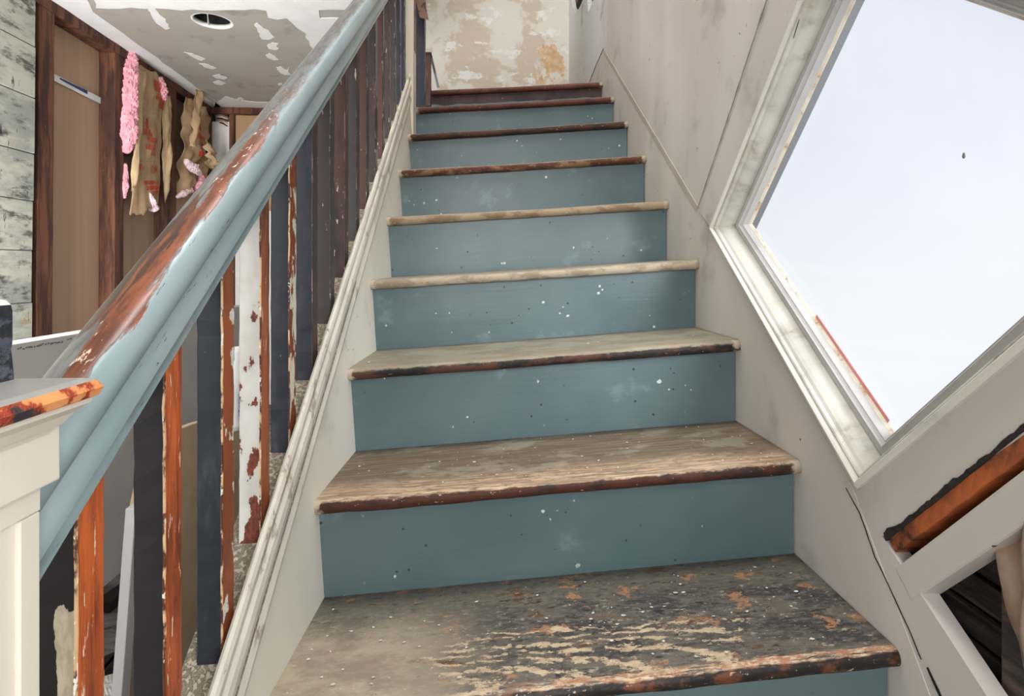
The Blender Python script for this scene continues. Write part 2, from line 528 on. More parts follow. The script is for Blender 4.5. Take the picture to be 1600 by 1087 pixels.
WHITEP = worn('white_peeling_baluster', C(206, 203, 196), C(122, 58, 40), .60, 34, (1, 1, .6), soft=.008, paint2=C(188, 184, 176), under2=C(84, 46, 38), dark=C(70, 50, 44), dthr=.72, dscale=55, rough=.5, bstr=.4,
              extra=lambda N: N.mul(N.step(N.sep(N.co('Object'))[2], -.31, -.38), .14))
EDGEP = worn('ragged_pale_edge', C(214, 176, 134), C(96, 52, 34), .50, 40, (1, 1, .5), soft=.03, fleck=C(226, 220, 208), fthr=.60, fscale=90, rough=.5)
EDGED = worn('ragged_dark_edge', C(58, 48, 46), C(128, 108, 96), .55, 40, (1, 1, .4), soft=.03, fleck=C(206, 196, 186), fthr=.63, fscale=80, rough=.5)
BEIGEPATCH = worn('black_paint_over_beige', C(34, 32, 33), C(182, 172, 150), .56, 9, (2, 2, .8), soft=.006, under2=C(160, 148, 126), rough=.5, bstr=.5,
                  extra=lambda N: N.m_('SUBTRACT', N.mul(N.step(N.sep(N.co('Object'))[0], -.352, -.335), N.step(N.sep(N.co('Object'))[2], -.25, -.29), .34), .14))


def rail_mat():
    N = NT('worn_handrail_paint')
    uv = N.co('UV')
    u, v, _ = N.sep(uv)
    y = N.sep(N.co('Object'))[1]
    st = N.co('UV', (1.4, 9, 1))
    n1 = N.noise(st, 6, 8, .66)
    n2 = N.noise(N.co('UV', (1, 5, 1), (3, 3, 0)), 16, 8, .7)
    n3 = N.noise(N.co('UV', (1, 2.5, 1), (5, 1, 0)), 60, 5, .7)
    teal = N.mix(N.step(N.noise(N.co('UV', (1, 3, 1)), 5, 3), .35, .65), C(124, 143, 146), C(138, 153, 156))
    teal = N.mix(N.step(N.noise(N.co('UV', (1, 2.2, 1), (8, 2, 0)), 34, 6, .7), .675, .70), teal, C(62, 74, 80))
    grey = N.mix(N.step(n2, .40, .60), C(94, 94, 91), C(124, 125, 124))
    grey = N.mix(N.step(N.noise(N.co('UV', (1, 7, 1), (1, 7, 0)), 24, 8, .75), .585, .64), grey, C(52, 54, 58))
    wood = N.mix(N.step(n1, .40, .60), C(80, 46, 32), C(54, 34, 28))
    wood = N.mix(N.step(N.noise(N.co('UV', (1, 6, 1), (2, 9, 0)), 9, 5, .6), .56, .66), wood, C(128, 70, 40))
    # v: metres round the profile (0 = left lower edge); top runs .05 .. .105, shoulder ~.105
    istop = N.step(N.m_('ADD', v, N.m_('MULTIPLY', N.m_('SUBTRACT', n2, .5), .025)), .131, .121)
    # the brown stretch along the hand's height and a long streak on the shoulder
    reg = N.mul(N.step(y, .470, .515), N.step(N.m_('ADD', y, N.m_('MULTIPLY', N.m_('SUBTRACT', n1, .5), .30)), .70, .64))
    bare_top = N.step(N.m_('ADD', N.m_('MULTIPLY', N.m_('SUBTRACT', n2, .5), 1.6), reg), .60, .68)
    sh = N.m_('ABSOLUTE', N.m_('SUBTRACT', v, .121))
    shm = N.mul(N.step(N.m_('ADD', sh, N.m_('MULTIPLY', N.m_('SUBTRACT', n1, .5), .05)), .0115, .0075), N.step(y, .40, .46),
                N.step(N.m_('ADD', y, N.m_('MULTIPLY', N.m_('SUBTRACT', n1, .5), .9)), 1.0, .74))
    col = N.mix(istop, teal, grey)
    col = N.mix(N.mul(istop, bare_top), col, wood)
    col = N.mix(shm, col, N.mix(N.step(n2, .42, .58), C(128, 72, 46), C(92, 52, 38)))
    flm = N.mul(N.step(n3, .59, .62), N.step(N.m_('ABSOLUTE', N.m_('SUBTRACT', N.m_('ADD', bare_top, N.m_('MULTIPLY', shm, .6)), .5)), .52, .30), istop)
    col = N.mix(flm, col, C(224, 206, 188))
    scr = N.mul(N.step(N.noise(N.co('UV', (.8, 9, 1), (4, 4, 0)), 34, 5, .7), .63, .66), N.m_('MAXIMUM', bare_top, N.mul(istop, .6)))
    col = N.mix(scr, col, C(40, 34, 32))
    col = N.mix(N.mul(N.step(N.m_('ABSOLUTE', N.m_('SUBTRACT', v, .073)), .0022, .0012), .6), col, C(196, 192, 186))
    bare = N.m_('MAXIMUM', N.mul(istop, bare_top), shm)
    return N.fin(col, N.m_('MULTIPLY_ADD', istop, .22, .27), N.m_('SUBTRACT', N.m_('MULTIPLY', n2, .5), bare), .3, .0012, .5)


RAIL = rail_mat()
NEWEL = plain('newel_cream_paint', C(212, 204, 190), .4, .03, 8, (1, 1, .3), .2)
NEWELCAP = worn('burnt_cap_edge', C(222, 152, 96), C(44, 42, 48), .50, 13, (1, 1, 1), soft=.012, paint2=C(196, 108, 62), under2=C(66, 50, 48), rough=.4, bstr=.5, edge=C(150, 60, 38))
CAPTOP = plain('cap_grey_paint', C(150, 150, 146), .4, .08, 12)
CHARRED = worn('charred_blue_block', C(66, 72, 86), C(38, 40, 46), .52, 22, (1, 1, 1.5), soft=.03, paint2=C(84, 86, 98), fleck=C(206, 204, 200), fthr=.68, fscale=40, rough=.6, bstr=.8)
CHIPWHITE = plain('chipped_white', C(214, 210, 204), .6, .1, 40, bump=.5)

STUD = worn('old_stud_wood', C(98, 60, 42), C(66, 40, 30), .5, 6, (3, 3, .35), soft=.09, paint2=C(112, 72, 50), under2=C(50, 32, 26), fleck=C(196, 150, 112), fthr=.715, fscale=45, dark=C(40, 27, 22), dthr=.68, dscale=14, rough=.75, urough=.8, bstr=.5)
DARKW = worn('dark_lath_wood', C(84, 74, 68), C(58, 50, 48), .5, 10, (3, .4, 3), soft=.08, paint2=C(108, 82, 68), fleck=C(140, 120, 104), fthr=.73, fscale=40, rough=.65, bstr=.5)
CARD = plain('brown_sheathing_board', C(176, 147, 123), .8, .05, 3, (1, 6, .15), .1)
CARD2 = plain('tan_sheathing_board', C(166, 136, 102), .8, .05, 5, (1, 1, 1), .1)
KRAFT = plain('kraft_paper', C(172, 143, 110), .6, .1, 9, (1, 1, 1), .25)
KRAFT2 = plain('pale_kraft_flange', C(192, 166, 130), .6, .08, 9, (1, 1, 1), .2)
PINK = plain('pink_glass_fibre', C(232, 166, 178), .95, .14, 28, (1, 1, 1), .9)
PINKW = plain('pale_pink_glass_fibre', C(232, 206, 210), .95, .1, 28, (1, 1, 1), .9)
REDINK = plain('red_ink', C(190, 66, 46), .7, .1, 30)
BLUEINK = plain('blue_ink', C(48, 66, 120), .6, .1, 30)
GREYINK = plain('grey_ink', C(120, 120, 118), .7, .1, 30)
DRYWALL = plain('bare_drywall', C(192, 191, 188), .8, .03, 6)
WHITEDW = plain('white_drywall', C(222, 220, 216), .7, .03, 6)
TANWALL = plain('tan_wallboard', C(184, 164, 136), .8, .08, 6)
PLASTIC = plain('white_plastic_strip', C(226, 228, 228), .35, .05, 10)
CEIL = wall_paint('grey_ceiling_paint', C(160, 154, 146), C(166, 161, 154), C(140, 134, 126), .78)
SKIM = plain('white_joint_compound', C(222, 221, 219), .6, .03, 8, (1, 1, 1), .25)
BLACKIN = plain('dark_cavity', C(22, 20, 19), .9, .1, 10)
FLOORM = worn('dark_subfloor', C(112, 110, 112), C(70, 68, 70), .52, 5, (1, 3, 1), soft=.08, dark=C(34, 32, 32), dthr=.58, dscale=7, rough=.75, bstr=.4)
OUTERW = plain('plain_house_wall', C(200, 194, 186), .7, .04, 5)
BROWNTRIM = worn('brown_trim_wood', C(128, 98, 82), C(86, 60, 48), .56, 8, (1, 1, 1), rough=.5)


def old_plaster():
    N = NT('stained_scored_plaster')
    v = N.co('Object')
    n = N.noise(N.co('Object', (1, 1, 2.6)), 3.2, 8, .66)
    col = N.mix(N.step(n, .42, .62), C(176, 178, 166), C(142, 146, 138))
    col = N.mix(N.mul(N.step(N.noise(N.co('Object', (1, 1.2, 3.4), (2, 2, 2)), 4.5, 8, .7), .50, .64), .9), col, C(66, 66, 63))
    col = N.mix(N.mul(N.step(N.noise(N.co('Object', (1, 1, 1), (6, 2, 4)), 3.5, 6, .7), .60, .68), .7), col, C(156, 122, 84))
    col = N.mix(N.step(N.noise(N.co('Object', (1, 4, .7), (1, 2, 4)), 11, 6, .7), .635, .66), col, C(48, 46, 44))
    return N.fin(col, .8, n, .4, .004, .2)


PLASTER = old_plaster()


def lath_paper():
    N = NT('stained_brown_paper')
    v = N.co('Object')
    n = N.noise(N.co('Object', (1, 1, .5)), 9, 7, .6)
    col = N.mix(N.step(n, .40, .60), C(150, 118, 98), C(176, 160, 146))
    col = N.mix(N.step(N.noise(v, 6, 5), .58, .72), col, C(104, 68, 52))
    return N.fin(col, .6, n, .4, .004)


PAPER = lath_paper()
OPENW = worn('raw_orange_stud', C(178, 96, 50), C(138, 72, 42), .5, 10, (1, 1, 1), soft=.09, paint2=C(160, 86, 46), under2=C(60, 42, 34), rough=.55, bstr=.4)
CHAR = plain('black_charred_edge', C(42, 36, 35), .8, .2, 60, bump=.8)


def pane_mat():
    N = NT('hazy_window_pane')
    t = N.t.nodes
    tr = t.new('ShaderNodeBsdfTransparent')
    tr.inputs[0].default_value = (.97, .98, 1, 1)
    gl = t.new('ShaderNodeBsdfGlossy')
    gl.inputs['Roughness'].default_value = .1
    tl = t.new('ShaderNodeBsdfTranslucent')
    tl.inputs[0].default_value = (.9, .92, .95, 1)
    m1 = t.new('ShaderNodeMixShader'); m1.inputs[0].default_value = .04
    m2 = t.new('ShaderNodeMixShader')
    v = N.co('Object')
    m2.inputs[0].default_value = .07
    N.t.links.new(tr.outputs[0], m1.inputs[1]); N.t.links.new(gl.outputs[0], m1.inputs[2])
    N.t.links.new(m1.outputs[0], m2.inputs[1]); N.t.links.new(tl.outputs[0], m2.inputs[2])
    N.t.links.new(m2.outputs[0], N.out.inputs[0])
    return N.m


PANE = pane_mat()

# ------------------------------------------------------------------ layout constants (metres, eye at the origin)
Y1, G, R_, Z1, XL, XR, TILT = 1.011, 0.248, 0.1887, -0.3902, -0.3063, 0.594, 0.0644
SL = R_ / G
FLOOR_Z, CEIL_Z, TOP_Z = -1.15, 1.30, 3.3
XW = 0.5948                       # right wall face
Y_LAND = 3.86
Y_FRONT = -2.3


def zs(Y, h):                    # height of a line parallel to the stairs
    return SL * Y - h


# ------------------------------------------------------------------ setting: floor, walls, ceiling
box('floor', -3.2, 1.2, Y_FRONT, 5.2, FLOOR_Z - .1, FLOOR_Z, FLOORM, kind='structure')

# --- right wall with its openings
L2 = Vector((1.423, .097)); B2 = Vector((.849, -.350)); E2 = Vector((-.72, .694)).normalized()
T2 = L2 + E2 * .708
R2 = B2 + E2 * .708
WIN = [L2, B2, R2, T2]


def inset(poly, t):
    n = len(poly)
    cx = sum((p for p in poly), Vector((0, 0))) / n
    out = []
    for i in range(n):
        p0, p1, p2 = poly[i - 1], poly[i], poly[(i + 1) % n]
        d1, d2 = (p1 - p0).normalized(), (p2 - p1).normalized()
        n1, n2 = Vector((-d1.y, d1.x)), Vector((-d2.y, d2.x))
        if n1.dot(cx - p1) < 0: n1 = -n1
        if n2.dot(cx - p1) < 0: n2 = -n2
        b = (n1 + n2)
        out.append(p1 + b * (t / (b.dot(n1))))
    return out


def wpt(px, py, X=XW):
    p = at_x(px, py, X)
    return (p.y, p.z)


hole_win = [tuple(p) for p in inset(WIN, .012)]
op = [wpt(1378, 838), wpt(1440, 930), wpt(1545, 1092), wpt(1660, 1270), wpt(1790, 1270), wpt(1790, 540)]
tear1 = jagged([wpt(893, 0), wpt(895, 12), wpt(899, 21), wpt(904, 14), wpt(911, -2), wpt(912, -30), wpt(896, -30)], .05, .008, 2)
tear2 = jagged([wpt(918, -2), wpt(919, 19), wpt(923, 10), wpt(928, -3), wpt(930, -30), wpt(918, -30)], .05, .006, 3)
REAR = [(-1.55, -.30), (-.40, -.30), (-.40, .95), (-1.55, .95)]  # unseen opening, added to let the rear side fill light in
wall_right = slab('wall_right', [[(Y_FRONT, FLOOR_Z), (5.2, FLOOR_Z), (5.2, TOP_Z), (Y_FRONT, TOP_Z)], hole_win, op, tear1, tear2, REAR],
                  lambda a, b, t: (XW + .026 * t, a, b), None, MAT_wall_r, kind='structure')
tag(wall_right, 'greige painted stair wall with worn streaks around the diamond window')
opc = sum((Vector(p) for p in op), Vector((0, 0))) / len(op)
op_big = [(.90, -.43), (.90, -1.10), (.20, -1.10), (.20, .0), (.38, .0), (.849, -.43)]
slab('wall_core', [[(Y_FRONT, FLOOR_Z), (5.2, FLOOR_Z), (5.2, TOP_Z), (Y_FRONT, TOP_Z)], [tuple(p) for p in inset(WIN, -.012)], op_big, [(3.0, 1.75), (3.85, 1.75), (3.85, 2.2), (3.0, 2.2)], REAR],
     lambda a, b, t: (XW + .0262 + .10 * t, a, b), None, BLACKIN, wall_right)
p8 = [(.92, -.425), (.85, -.42), (.37, .02), (.18, .02), (.18, -1.12), (.92, -1.12)]
slab('backing_board', [p8], lambda a, b, t: (XW + .1265 + .02 * t, a, b), None, BLACKIN, wall_right)
for k in range(14):              # laths behind the opening, running along the wall
    z = -.395 - k * .046
    y1 = .86 - max(0, -.44 - z) * .1
    y0 = .36
    o = box('lath', XW + .070, XW + .080, y0, y1 - .02, z - .019, z + .019, DARKW, wall_right, bevel=.002)
box('cavity_stud', XW + .032, XW + .062, .600, .645, -1.1, -.2, DARKW, wall_right, bevel=.002)
for nm, tear, mt in (('torn_brick', tear1, ORANGE2), ('torn_cavity', tear2, BLACKIN)):
    ys = [p[0] for p in tear]; z_ = [p[1] for p in tear]
    box(nm, XW + .030, XW + .09, min(ys) - .05, max(ys) + .05, min(z_) - .05, max(z_) + .3, mt, wall_right)


def wall_bar(name, a, b, w, x0, x1, mats, parent, bevel=.002, **k):
    a, b = Vector(a), Vector(b)
    d = (b - a).normalized(); n = Vector((-d.y, d.x)) * (w / 2)
    q = [a - n, b - n, b + n, a + n]
    p = [(x0, v.x, v.y) for v in q] + [(x1, v.x, v.y) for v in q]
    return hexa(name, p, mats, parent, bevel=bevel, **k)


# stud edge and painted cross board in the opening
e0, e1 = Vector(wpt(1391, 851)), Vector(wpt(1690, 619))
wall_bar('exposed_stud', e0, e1, .022, XW + .001, XW + .05, OPENW, wall_right, cuts=24, axis=1, jag=.0015)
dirn = (e1 - e0).normalized(); nn = Vector((-dirn.y, dirn.x))
if nn.y < 0: nn = -nn
L_e = (e1 - e0).length
lo_ = [e0 - dirn * .004 + nn * .007, e1 + nn * .007]
up_e = []
for k in range(61):
    t = L_e * (1 - k / 60)
    h_ = .0125 + .0030 * mnoise.noise(Vector((t * 38, 1, 0))) + .0022 * mnoise.noise(Vector((t * 110, 2, 0))) + .012 * max(0, mnoise.noise(Vector((t * 17, 5.5, 0))) - .22)
    up_e.append(e0 + dirn * t + nn * h_)
pts = [tuple(p) for p in lo_ + up_e]
slab('charred_paint_edge', [pts], lambda a, b, t: (XW - .0015 + .004 * t, a, b), None, CHAR, wall_right)
c0, c1 = Vector(wpt(1410, 912)), Vector(wpt(1720, 690))
wall_bar('cross_board', c0, c1, .042, XW - .001, XW + .034, MAT_skirt_r, wall_right, bevel=.004)
# curled brown paper hanging inside the opening
V, Fc = [], []
NS, NTt = 14, 22
for i in range(NS + 1):
    for j in range(NTt + 1):
        s, t = i / NS, j / NTt
        a = wpt(1538 + 50 * t ** 2.0, 850 + 245 * t); b = wpt(1700, 700 + 420 * t)
        y = a[0] + (b[0] - a[0]) * s; z = a[1] + (b[1] - a[1]) * s
        V.append((XW + .012 + .012 * math.sin(s * 9 + t * 2) - .006 * s + .006 * mnoise.noise(Vector((s * 4, t * 4, 1))), y, z))
for i in range(NS):
    for j in range(NTt):
        k = i * (NTt + 1) + j
        Fc.append((k, k + 1, k + NTt + 2, k + NTt + 1))
pp = mesh_obj('hanging_paper', V, Fc, PAPER, None, smooth=True)
md = pp.modifiers.new('thick', 'SOLIDIFY'); md.thickness = .0025
tag(pp, 'stained brown paper sheet hanging in the dark wall opening at lower right', 'paper')

# --- skirting board on the right wall, its moulding and cracks
sk_top = [(2.736, 1.07), (1.519, .160), (1.42, .085), (.868, -.360), (.79, -.468), (.716, -.569), (.50, -.86), (.30, -1.12)]
land = [wpt(920, 130, XR), (Y_LAND, 1.02)]
sk = [(Y_LAND, 1.02), (land[0][0], land[0][1])] + sk_top + [(.30, FLOOR_Z), (1.0, FLOOR_Z), (Y_LAND, .6)]
skirt = slab('trim_1', [sk], lambda a, b, t: (XR + (XW + .004 - XR) * t, a, b), None, MAT_skirt_r, kind='structure')
tag(skirt, 'greige stair skirting board climbing along the right wall')
wall_bar('moulding', (2.736, 1.064), (1.522, .156), .022, XR - .0012, XR + .004, wall_paint('skirt_moulding_paint', C(166, 156, 146), C(178, 169, 159), C(110, 98, 88), .66), skirt, bevel=.002)


def crack(pts_px, w, X, parent, name='crack', mat=None):
    pts = [at_x(px, py, X) for px, py in pts_px]
    fine = []
    for a, b in zip(pts[:-1], pts[1:]):
        k = max(2, int((b - a).length / .012))
        for q in range(k):
            p = a.lerp(b, q / k)
            fine.append(p + Vector((0, mnoise.noise(p * 60), mnoise.noise(p * 60 + Vector((9, 0, 0))))) * .0016)
    fine.append(pts[-1])
    V, Fc = [], []
    for i, p in enumerate(fine):
        d = (fine[min(i + 1, len(fine) - 1)] - fine[max(i - 1, 0)]).normalized()
        n = Vector((0, -d.z, d.y)) * (w * (.35 + .9 * abs(mnoise.noise(p * 35))))
        for dx in (0, .001):
            V += [(p.x - dx, p.y + n.y, p.z + n.z), (p.x - dx, p.y - n.y, p.z - n.z)]
    for i in range(len(fine) - 1):
        a, b = 4 * i, 4 * i + 4
        Fc += [(a + 2, a + 3, b + 3, b + 2), (a, a + 2, b + 2, b), (a + 1, a + 3, b + 3, b + 1)]
    return mesh_obj(name, V, Fc, mat or BLACKIN, parent)


crack([(1322, 762), (1343, 800), (1368, 870), (1400, 938), (1428, 1000), (1440, 1030)], .0012, XR, skirt)
crack([(1449, 1042), (1476, 1100)], .0025, XR, skirt)
crack([(943, 76), (932, 100), (920, 131)], .004, XR, skirt)
crack([(1258, 0), (1248, 35), (1240, 60)], .001, XW, wall_right)

# --- window_1: mitred sweep of a profile round the diamond
window = empty('window_1', (XW, .85, .08))
tag(window, 'large diamond shaped window with cream moulded trim and bright hazy pane', kind='structure')


def ring_sweep(name, prof, mats, parent, fm=None, sides=(0, 1, 2, 3)):
    for i in sides:
        V, Fc = [], []
        for t, x in prof:
            q = inset(WIN, t) if t else WIN
            for w_ in (0, .5, 1):
                p = q[i].lerp(q[(i + 1) % 4], w_)
                V.append((x, p.x, p.y))
        for j in range(len(prof) - 1):
            for k in range(2):
                a = 3 * j + k
                Fc.append((a, a + 1, a + 4, a + 3))
        n = 3 * (len(prof) - 1)
        Fc.append(tuple(3 * j for j in range(len(prof))))
        Fc.append(tuple(3 * j + 2 for j in range(len(prof))))
        Fc += [(n, n + 1, 1, 0), (n + 1, n + 2, 2, 1)]
        mesh_obj(name, V, Fc, mats, parent)


ring_sweep('bead_moulding', [(0, XW + .002), (-.001, .588), (.002, .584), (.006, .5835), (.009, .587), (.0095, XW + .01)], MAT_trim, window)
ring_sweep('cove_moulding', [(.0095, XW + .02), (.0100, .594), (.0125, .5915), (.015, .5935), (.0165, .599), (.021, .603), (.025, .609), (.029, .618), (.032, .630), (.0325, .66)], MAT_dirty, window)
ring_sweep('sash_rail', [(.0325, .656), (.034, .632), (.046, .6315), (.0475, .630), (.049, .6325), (.053, .637), (.0545, .6365), (.058, .645), (.060, .650), (.060, .656)], MAT_sash, window)
ring_sweep('putty_line', [(.058, .6540), (.0585, .648), (.0595, .648), (.0635, .6532), (.0635, .6542)], MAT_putty, window)
pi = inset(WIN, .0585)
slab('pane', [[tuple(p) for p in pi]], lambda a, b, t: (.6545 + .004 * t, a, b), None, PANE, window)
pa, pb = Vector(inset(WIN, .066)[0]), Vector(inset(WIN, .066)[1])
wall_bar('red_paint_smear', pa.lerp(pb, .55), pa.lerp(pb, .97), .008, .6528, .6545, MAT_redpaint, window, bevel=.001)
# casing board beside the far jamb
d_lt = (T2 - L2).normalized(); n_lt = Vector((-d_lt.y, d_lt.x))
if n_lt.dot(L2 - R2) < 0: n_lt = -n_lt
q0 = [L2, T2 + d_lt * .4, T2 + d_lt * .4 + n_lt * .125, L2 + n_lt * .105 + Vector((.008, -.02))]
slab('casing_board', [[tuple(p) for p in q0]], lambda a, b, t: (XW - .004 + .006 * t, a, b), None, MAT_wall_r, window)
crack([(1090, 326), (1143, 168), (1200, -6)], .0035, XW - .004, window, 'paint_seam', plain('grey_seam', C(138, 130, 122), .7))
sp = at_x(1506, 244, .653)
bm = bmesh.new(); bmesh.ops.create_icosphere(bm, subdivisions=2, radius=.0028)
for v in bm.verts: v.co = Vector((v.co.x * .5, v.co.y * .9, v.co.z * (1.9 if v.co.z > 0 else 1.2)))
me = bpy.data.meshes.new('speck'); bm.to_mesh(me); bm.free(); me.materials.append(GREYINK)
spk = bpy.data.objects.new('speck', me); COL.objects.link(spk); spk.location = sp
spk.parent = window; spk.matrix_parent_inverse = Matrix.Translation(-window.location)

# --- landing wall, upper enclosure, front wall, ceilings
tag(box('wall_back', -1.2, XW + .02, Y_LAND, Y_LAND + .1, .3, TOP_Z, MAT_landing, kind='structure'), 'patchy beige plaster wall behind the stair landing')
box('landing_floor', -.9, XR, 2.80, Y_LAND, .78, .85, DARKW, kind='structure')
box('ceiling_upper', -3.2, 1.2, Y_FRONT, 5.2, TOP_Z, TOP_Z + .05, SKIM, kind='structure').name = 'ceiling_upper'
slab('wall_front', [[(-3.2, FLOOR_Z), (.8, FLOOR_Z), (.8, TOP_Z), (-3.2, TOP_Z)], [(-1.95, -.35), (.85 - .1, -.35), (.75, 1.45), (-1.95, 1.45)]],
     lambda a, b, t: (a, Y_FRONT - .1 * t, b), None, OUTERW, kind='structure')
box('wall_upper', -.42, -.37, Y_FRONT, 2.45, CEIL_Z + .2, TOP_Z, OUTERW, kind='structure')

# ceiling of the side room with the lamp hole
hc = at_z(332, 33, CEIL_Z)
ra = at_z(304, 26, CEIL_Z); rb = at_z(361, 40, CEIL_Z)
HR = .097
circ = [(hc.x + HR * math.cos(a * math.pi / 18), hc.y + HR * math.sin(a * math.pi / 18)) for a in range(36)]
CPOLY = [(-2.6, Y_FRONT), (-.38, Y_FRONT), (-.38, 2.72), (-1.0, 3.86), (-1.0, 4.9), (-2.6, 4.9)]
ceil = slab('ceiling', [CPOLY, circ], lambda a, b, t: (a, b, CEIL_Z + .015 * t), None, CEIL, kind='structure')
tag(ceil, 'grey side room ceiling with white joint compound patches')
slab('attic_floor', [CPOLY], lambda a, b, t: (a, b, CEIL_Z + .17 + .02 * t), None, BLACKIN, ceil)
V, Fc = [], []
for k, (r, z) in enumerate(((HR + .004, CEIL_Z - .001), (HR - .004, CEIL_Z - .002), (HR - .008, CEIL_Z + .004), (HR - .008, CEIL_Z + .02), (HR + .004, CEIL_Z + .02))):
    for a in range(48):
        th = a * math.pi / 24
        rr = r + .003 * mnoise.noise(Vector((math.cos(th) * 4, math.sin(th) * 4, k * .2)))
        V.append((hc.x + rr * math.cos(th), hc.y + rr * math.sin(th), z))
for k in range(4):
    for a in range(48):
        b = (a + 1) % 48
        Fc.append((k * 48 + a, k * 48 + b, k * 48 + 48 + b, k * 48 + 48 + a))
mesh_obj('cut_rim', V, Fc, WHITEDW, ceil, smooth=True)
V, Fc = [], []
for k, (r, z) in enumerate(((HR - .006, CEIL_Z + .016), (HR - .006, CEIL_Z + .15), (.001, CEIL_Z + .152))):
    for a in range(32):
        th = a * math.pi / 16
        V.append((hc.x + r * math.cos(th), hc.y + r * math.sin(th), z))
for k in range(2):
    for a in range(32):
        b = (a + 1) % 32
        Fc.append((k * 32 + a, k * 32 + b, k * 32 + 32 + b, k * 32 + 32 + a))
mesh_obj('lamp_hole_lining', V, Fc, BLACKIN, ceil)
ca = at_z(322, 20, CEIL_Z + .01); cb = at_z(326, 38, CEIL_Z - .004)


def tube(name, pts, rad, mat, parent=None, n=8, smooth=True):
    V, Fc = [], []
    pts = [Vector(p) for p in pts]
    for i, p in enumerate(pts):
        d = (pts[min(i + 1, len(pts) - 1)] - pts[max(i - 1, 0)]).normalized()
        a = d.orthogonal().normalized(); b = d.cross(a)
        r = rad[i] if isinstance(rad, (list, tuple)) else rad
        for k in range(n):
            th = 2 * math.pi * k / n
            V.append(p + a * math.cos(th) * r + b * math.sin(th) * r)
    for i in range(len(pts) - 1):
        for k in range(n):
            Fc.append((i * n + k, i * n + (k + 1) % n, (i + 1) * n + (k + 1) % n, (i + 1) * n + k))
    Fc.append(tuple(range(n - 1, -1, -1))); Fc.append(tuple((len(pts) - 1) * n + k for k in range(n)))
    return mesh_obj(name, V, Fc, mat, parent, smooth=smooth)


tube('cable', [Vector((ca.x, ca.y, CEIL_Z + .14)), ca.lerp(cb, .4) + Vector((0, 0, .03)), cb], [.003, .004, .006], PLASTIC, ceil)


def ceil_patch(px_pts, seed, step=.03, amp=.012, z=0.002):
    pts = [at_z(px, py, CEIL_Z) for px, py in px_pts]
    poly = jagged([(p.x, p.y) for p in pts], step, amp, seed)
    slab('compound_patch', [poly], lambda a, b, t: (a, b, CEIL_Z - z + (z + .001) * t), None, SKIM, ceil)


for k, pp_ in enumerate([
    [(397, 38), (402, 35), (412, 44), (420, 47), (429, 58), (420, 62), (409, 61)],
    [(417, 71), (425, 66), (435, 68), (432, 72), (436, 75), (430, 78), (420, 76)],
    [(415, 86), (421, 82), (430, 87), (436, 93), (428, 94), (418, 90)],
    [(432, 105), (440, 104), (448, 109), (452, 104), (450, 111), (455, 117), (445, 117), (436, 112)],
    [(287, 81), (300, 83), (321, 92), (316, 95), (303, 90)],
    [(311, 99), (320, 99), (338, 106), (332, 108), (318, 104)],
    [(332, 118), (343, 116), (355, 121), (350, 124), (338, 122)],
    [(333, 128), (342, 125), (353, 130), (344, 133), (336, 131)],
    [(231, 13), (241, 12), (249, 22), (256, 27), (266, 44), (259, 46), (243, 34), (238, 27)],
    [(434, 131), (440, 129), (442, 132), (436, 134)],
    [(370, 154), (376, 152), (381, 155), (375, 158)],
]): ceil_patch(pp_, k, .02, .006)
# wide skim coats: along the studs, along the far wall, over the near sheet joint
ceil_patch([(60, -14), (130, -10), (145, 18), (197, 55), (267, 106), (330, 152), (345, 166), (330, 178)], 21, .08, .012)
ceil_patch([(337, 160), (352, 150), (372, 156), (400, 159), (450, 158), (450, 180), (337, 180)], 22, .08, .01)
ceil_patch([(150, -60), (700, -60), (640, 18), (555, 15), (498, 15), (500, 28), (545, 29), (535, 45), (515, 53), (505, 57), (503, 66), (507, 78), (500, 84), (489, 76), (484, 70), (478, 52), (463, 42), (448, 28), (432, 30), (419, 27), (416, 16), (350, 15), (300, 14), (225, 13), (150, 12)], 23, .05, .012, .0026)
ceil_patch([(560, 40), (590, 30), (600, 60), (540, 78), (520, 90), (510, 84), (520, 72), (532, 70), (536, 60)], 24, .05, .012, .0018)
# ------------------------------------------------------------------ stripped side wall on the left
def lw(px, py, off=0.0):
    d = ray(px, py)
    return d * ((-1.941 + off) / (d.x + .061 * d.y))


def lx(Y, off=0.0):
    return -1.941 + off - .061 * Y


def lbox(name, Y0, Y1, o0, o1, z0, z1, mat, parent=None, lean=0.0, **k):
    p = []
    for z in (z0, z1):
        dy = lean * (z - CEIL_Z)
        p += [(lx(Y0, o0), Y0 + dy, z), (lx(Y0, o1), Y0 + dy, z), (lx(Y1, o1), Y1 + dy, z), (lx(Y1, o0), Y1 + dy, z)]
    return hexa(name, p, mat, parent, **k)


wall_left = lbox('wall_left', Y_FRONT, 4.95, -.16, -.10, FLOOR_Z, TOP_Z, OUTERW, kind='structure')
tag(wall_left, 'stripped side room wall of brown boards between dark old studs')
yb = 4.78                        # far wall of the side room
S_ = lambda px, py=260, off=0.0: lw(px, py, off).y
edges = [(62, 86), (180, 194), (262, 276), (326, 337)]
studs_y = [(S_(a), S_(b)) for a, b in edges]
bounds = [S_(62) - .02] + [S_(157, 260, -.09), S_(240, 260, -.09), S_(312, 260, -.09)]
prev = studs_y[0][0]
for k, (a, b) in enumerate(studs_y):
    lbox('stud', a, b, -.092, 0, FLOOR_Z, CEIL_Z - .055, STUD, wall_left, lean=.01 if k == 0 else .004, cuts=24, jag=.0022, bevel=.004)
for k in range(len(studs_y) - 1):
    lbox('sheathing_panel', studs_y[k][1] - .03, studs_y[k + 1][0] + .03, -.100, -.092, FLOOR_Z, CEIL_Z, CARD, wall_left)
lbox('top_plate', studs_y[0][0] - .6, yb, -.092, .004, CEIL_Z - .055, CEIL_Z + .002, STUD, wall_left, cuts=30, axis=1, jag=.004, bevel=.004)
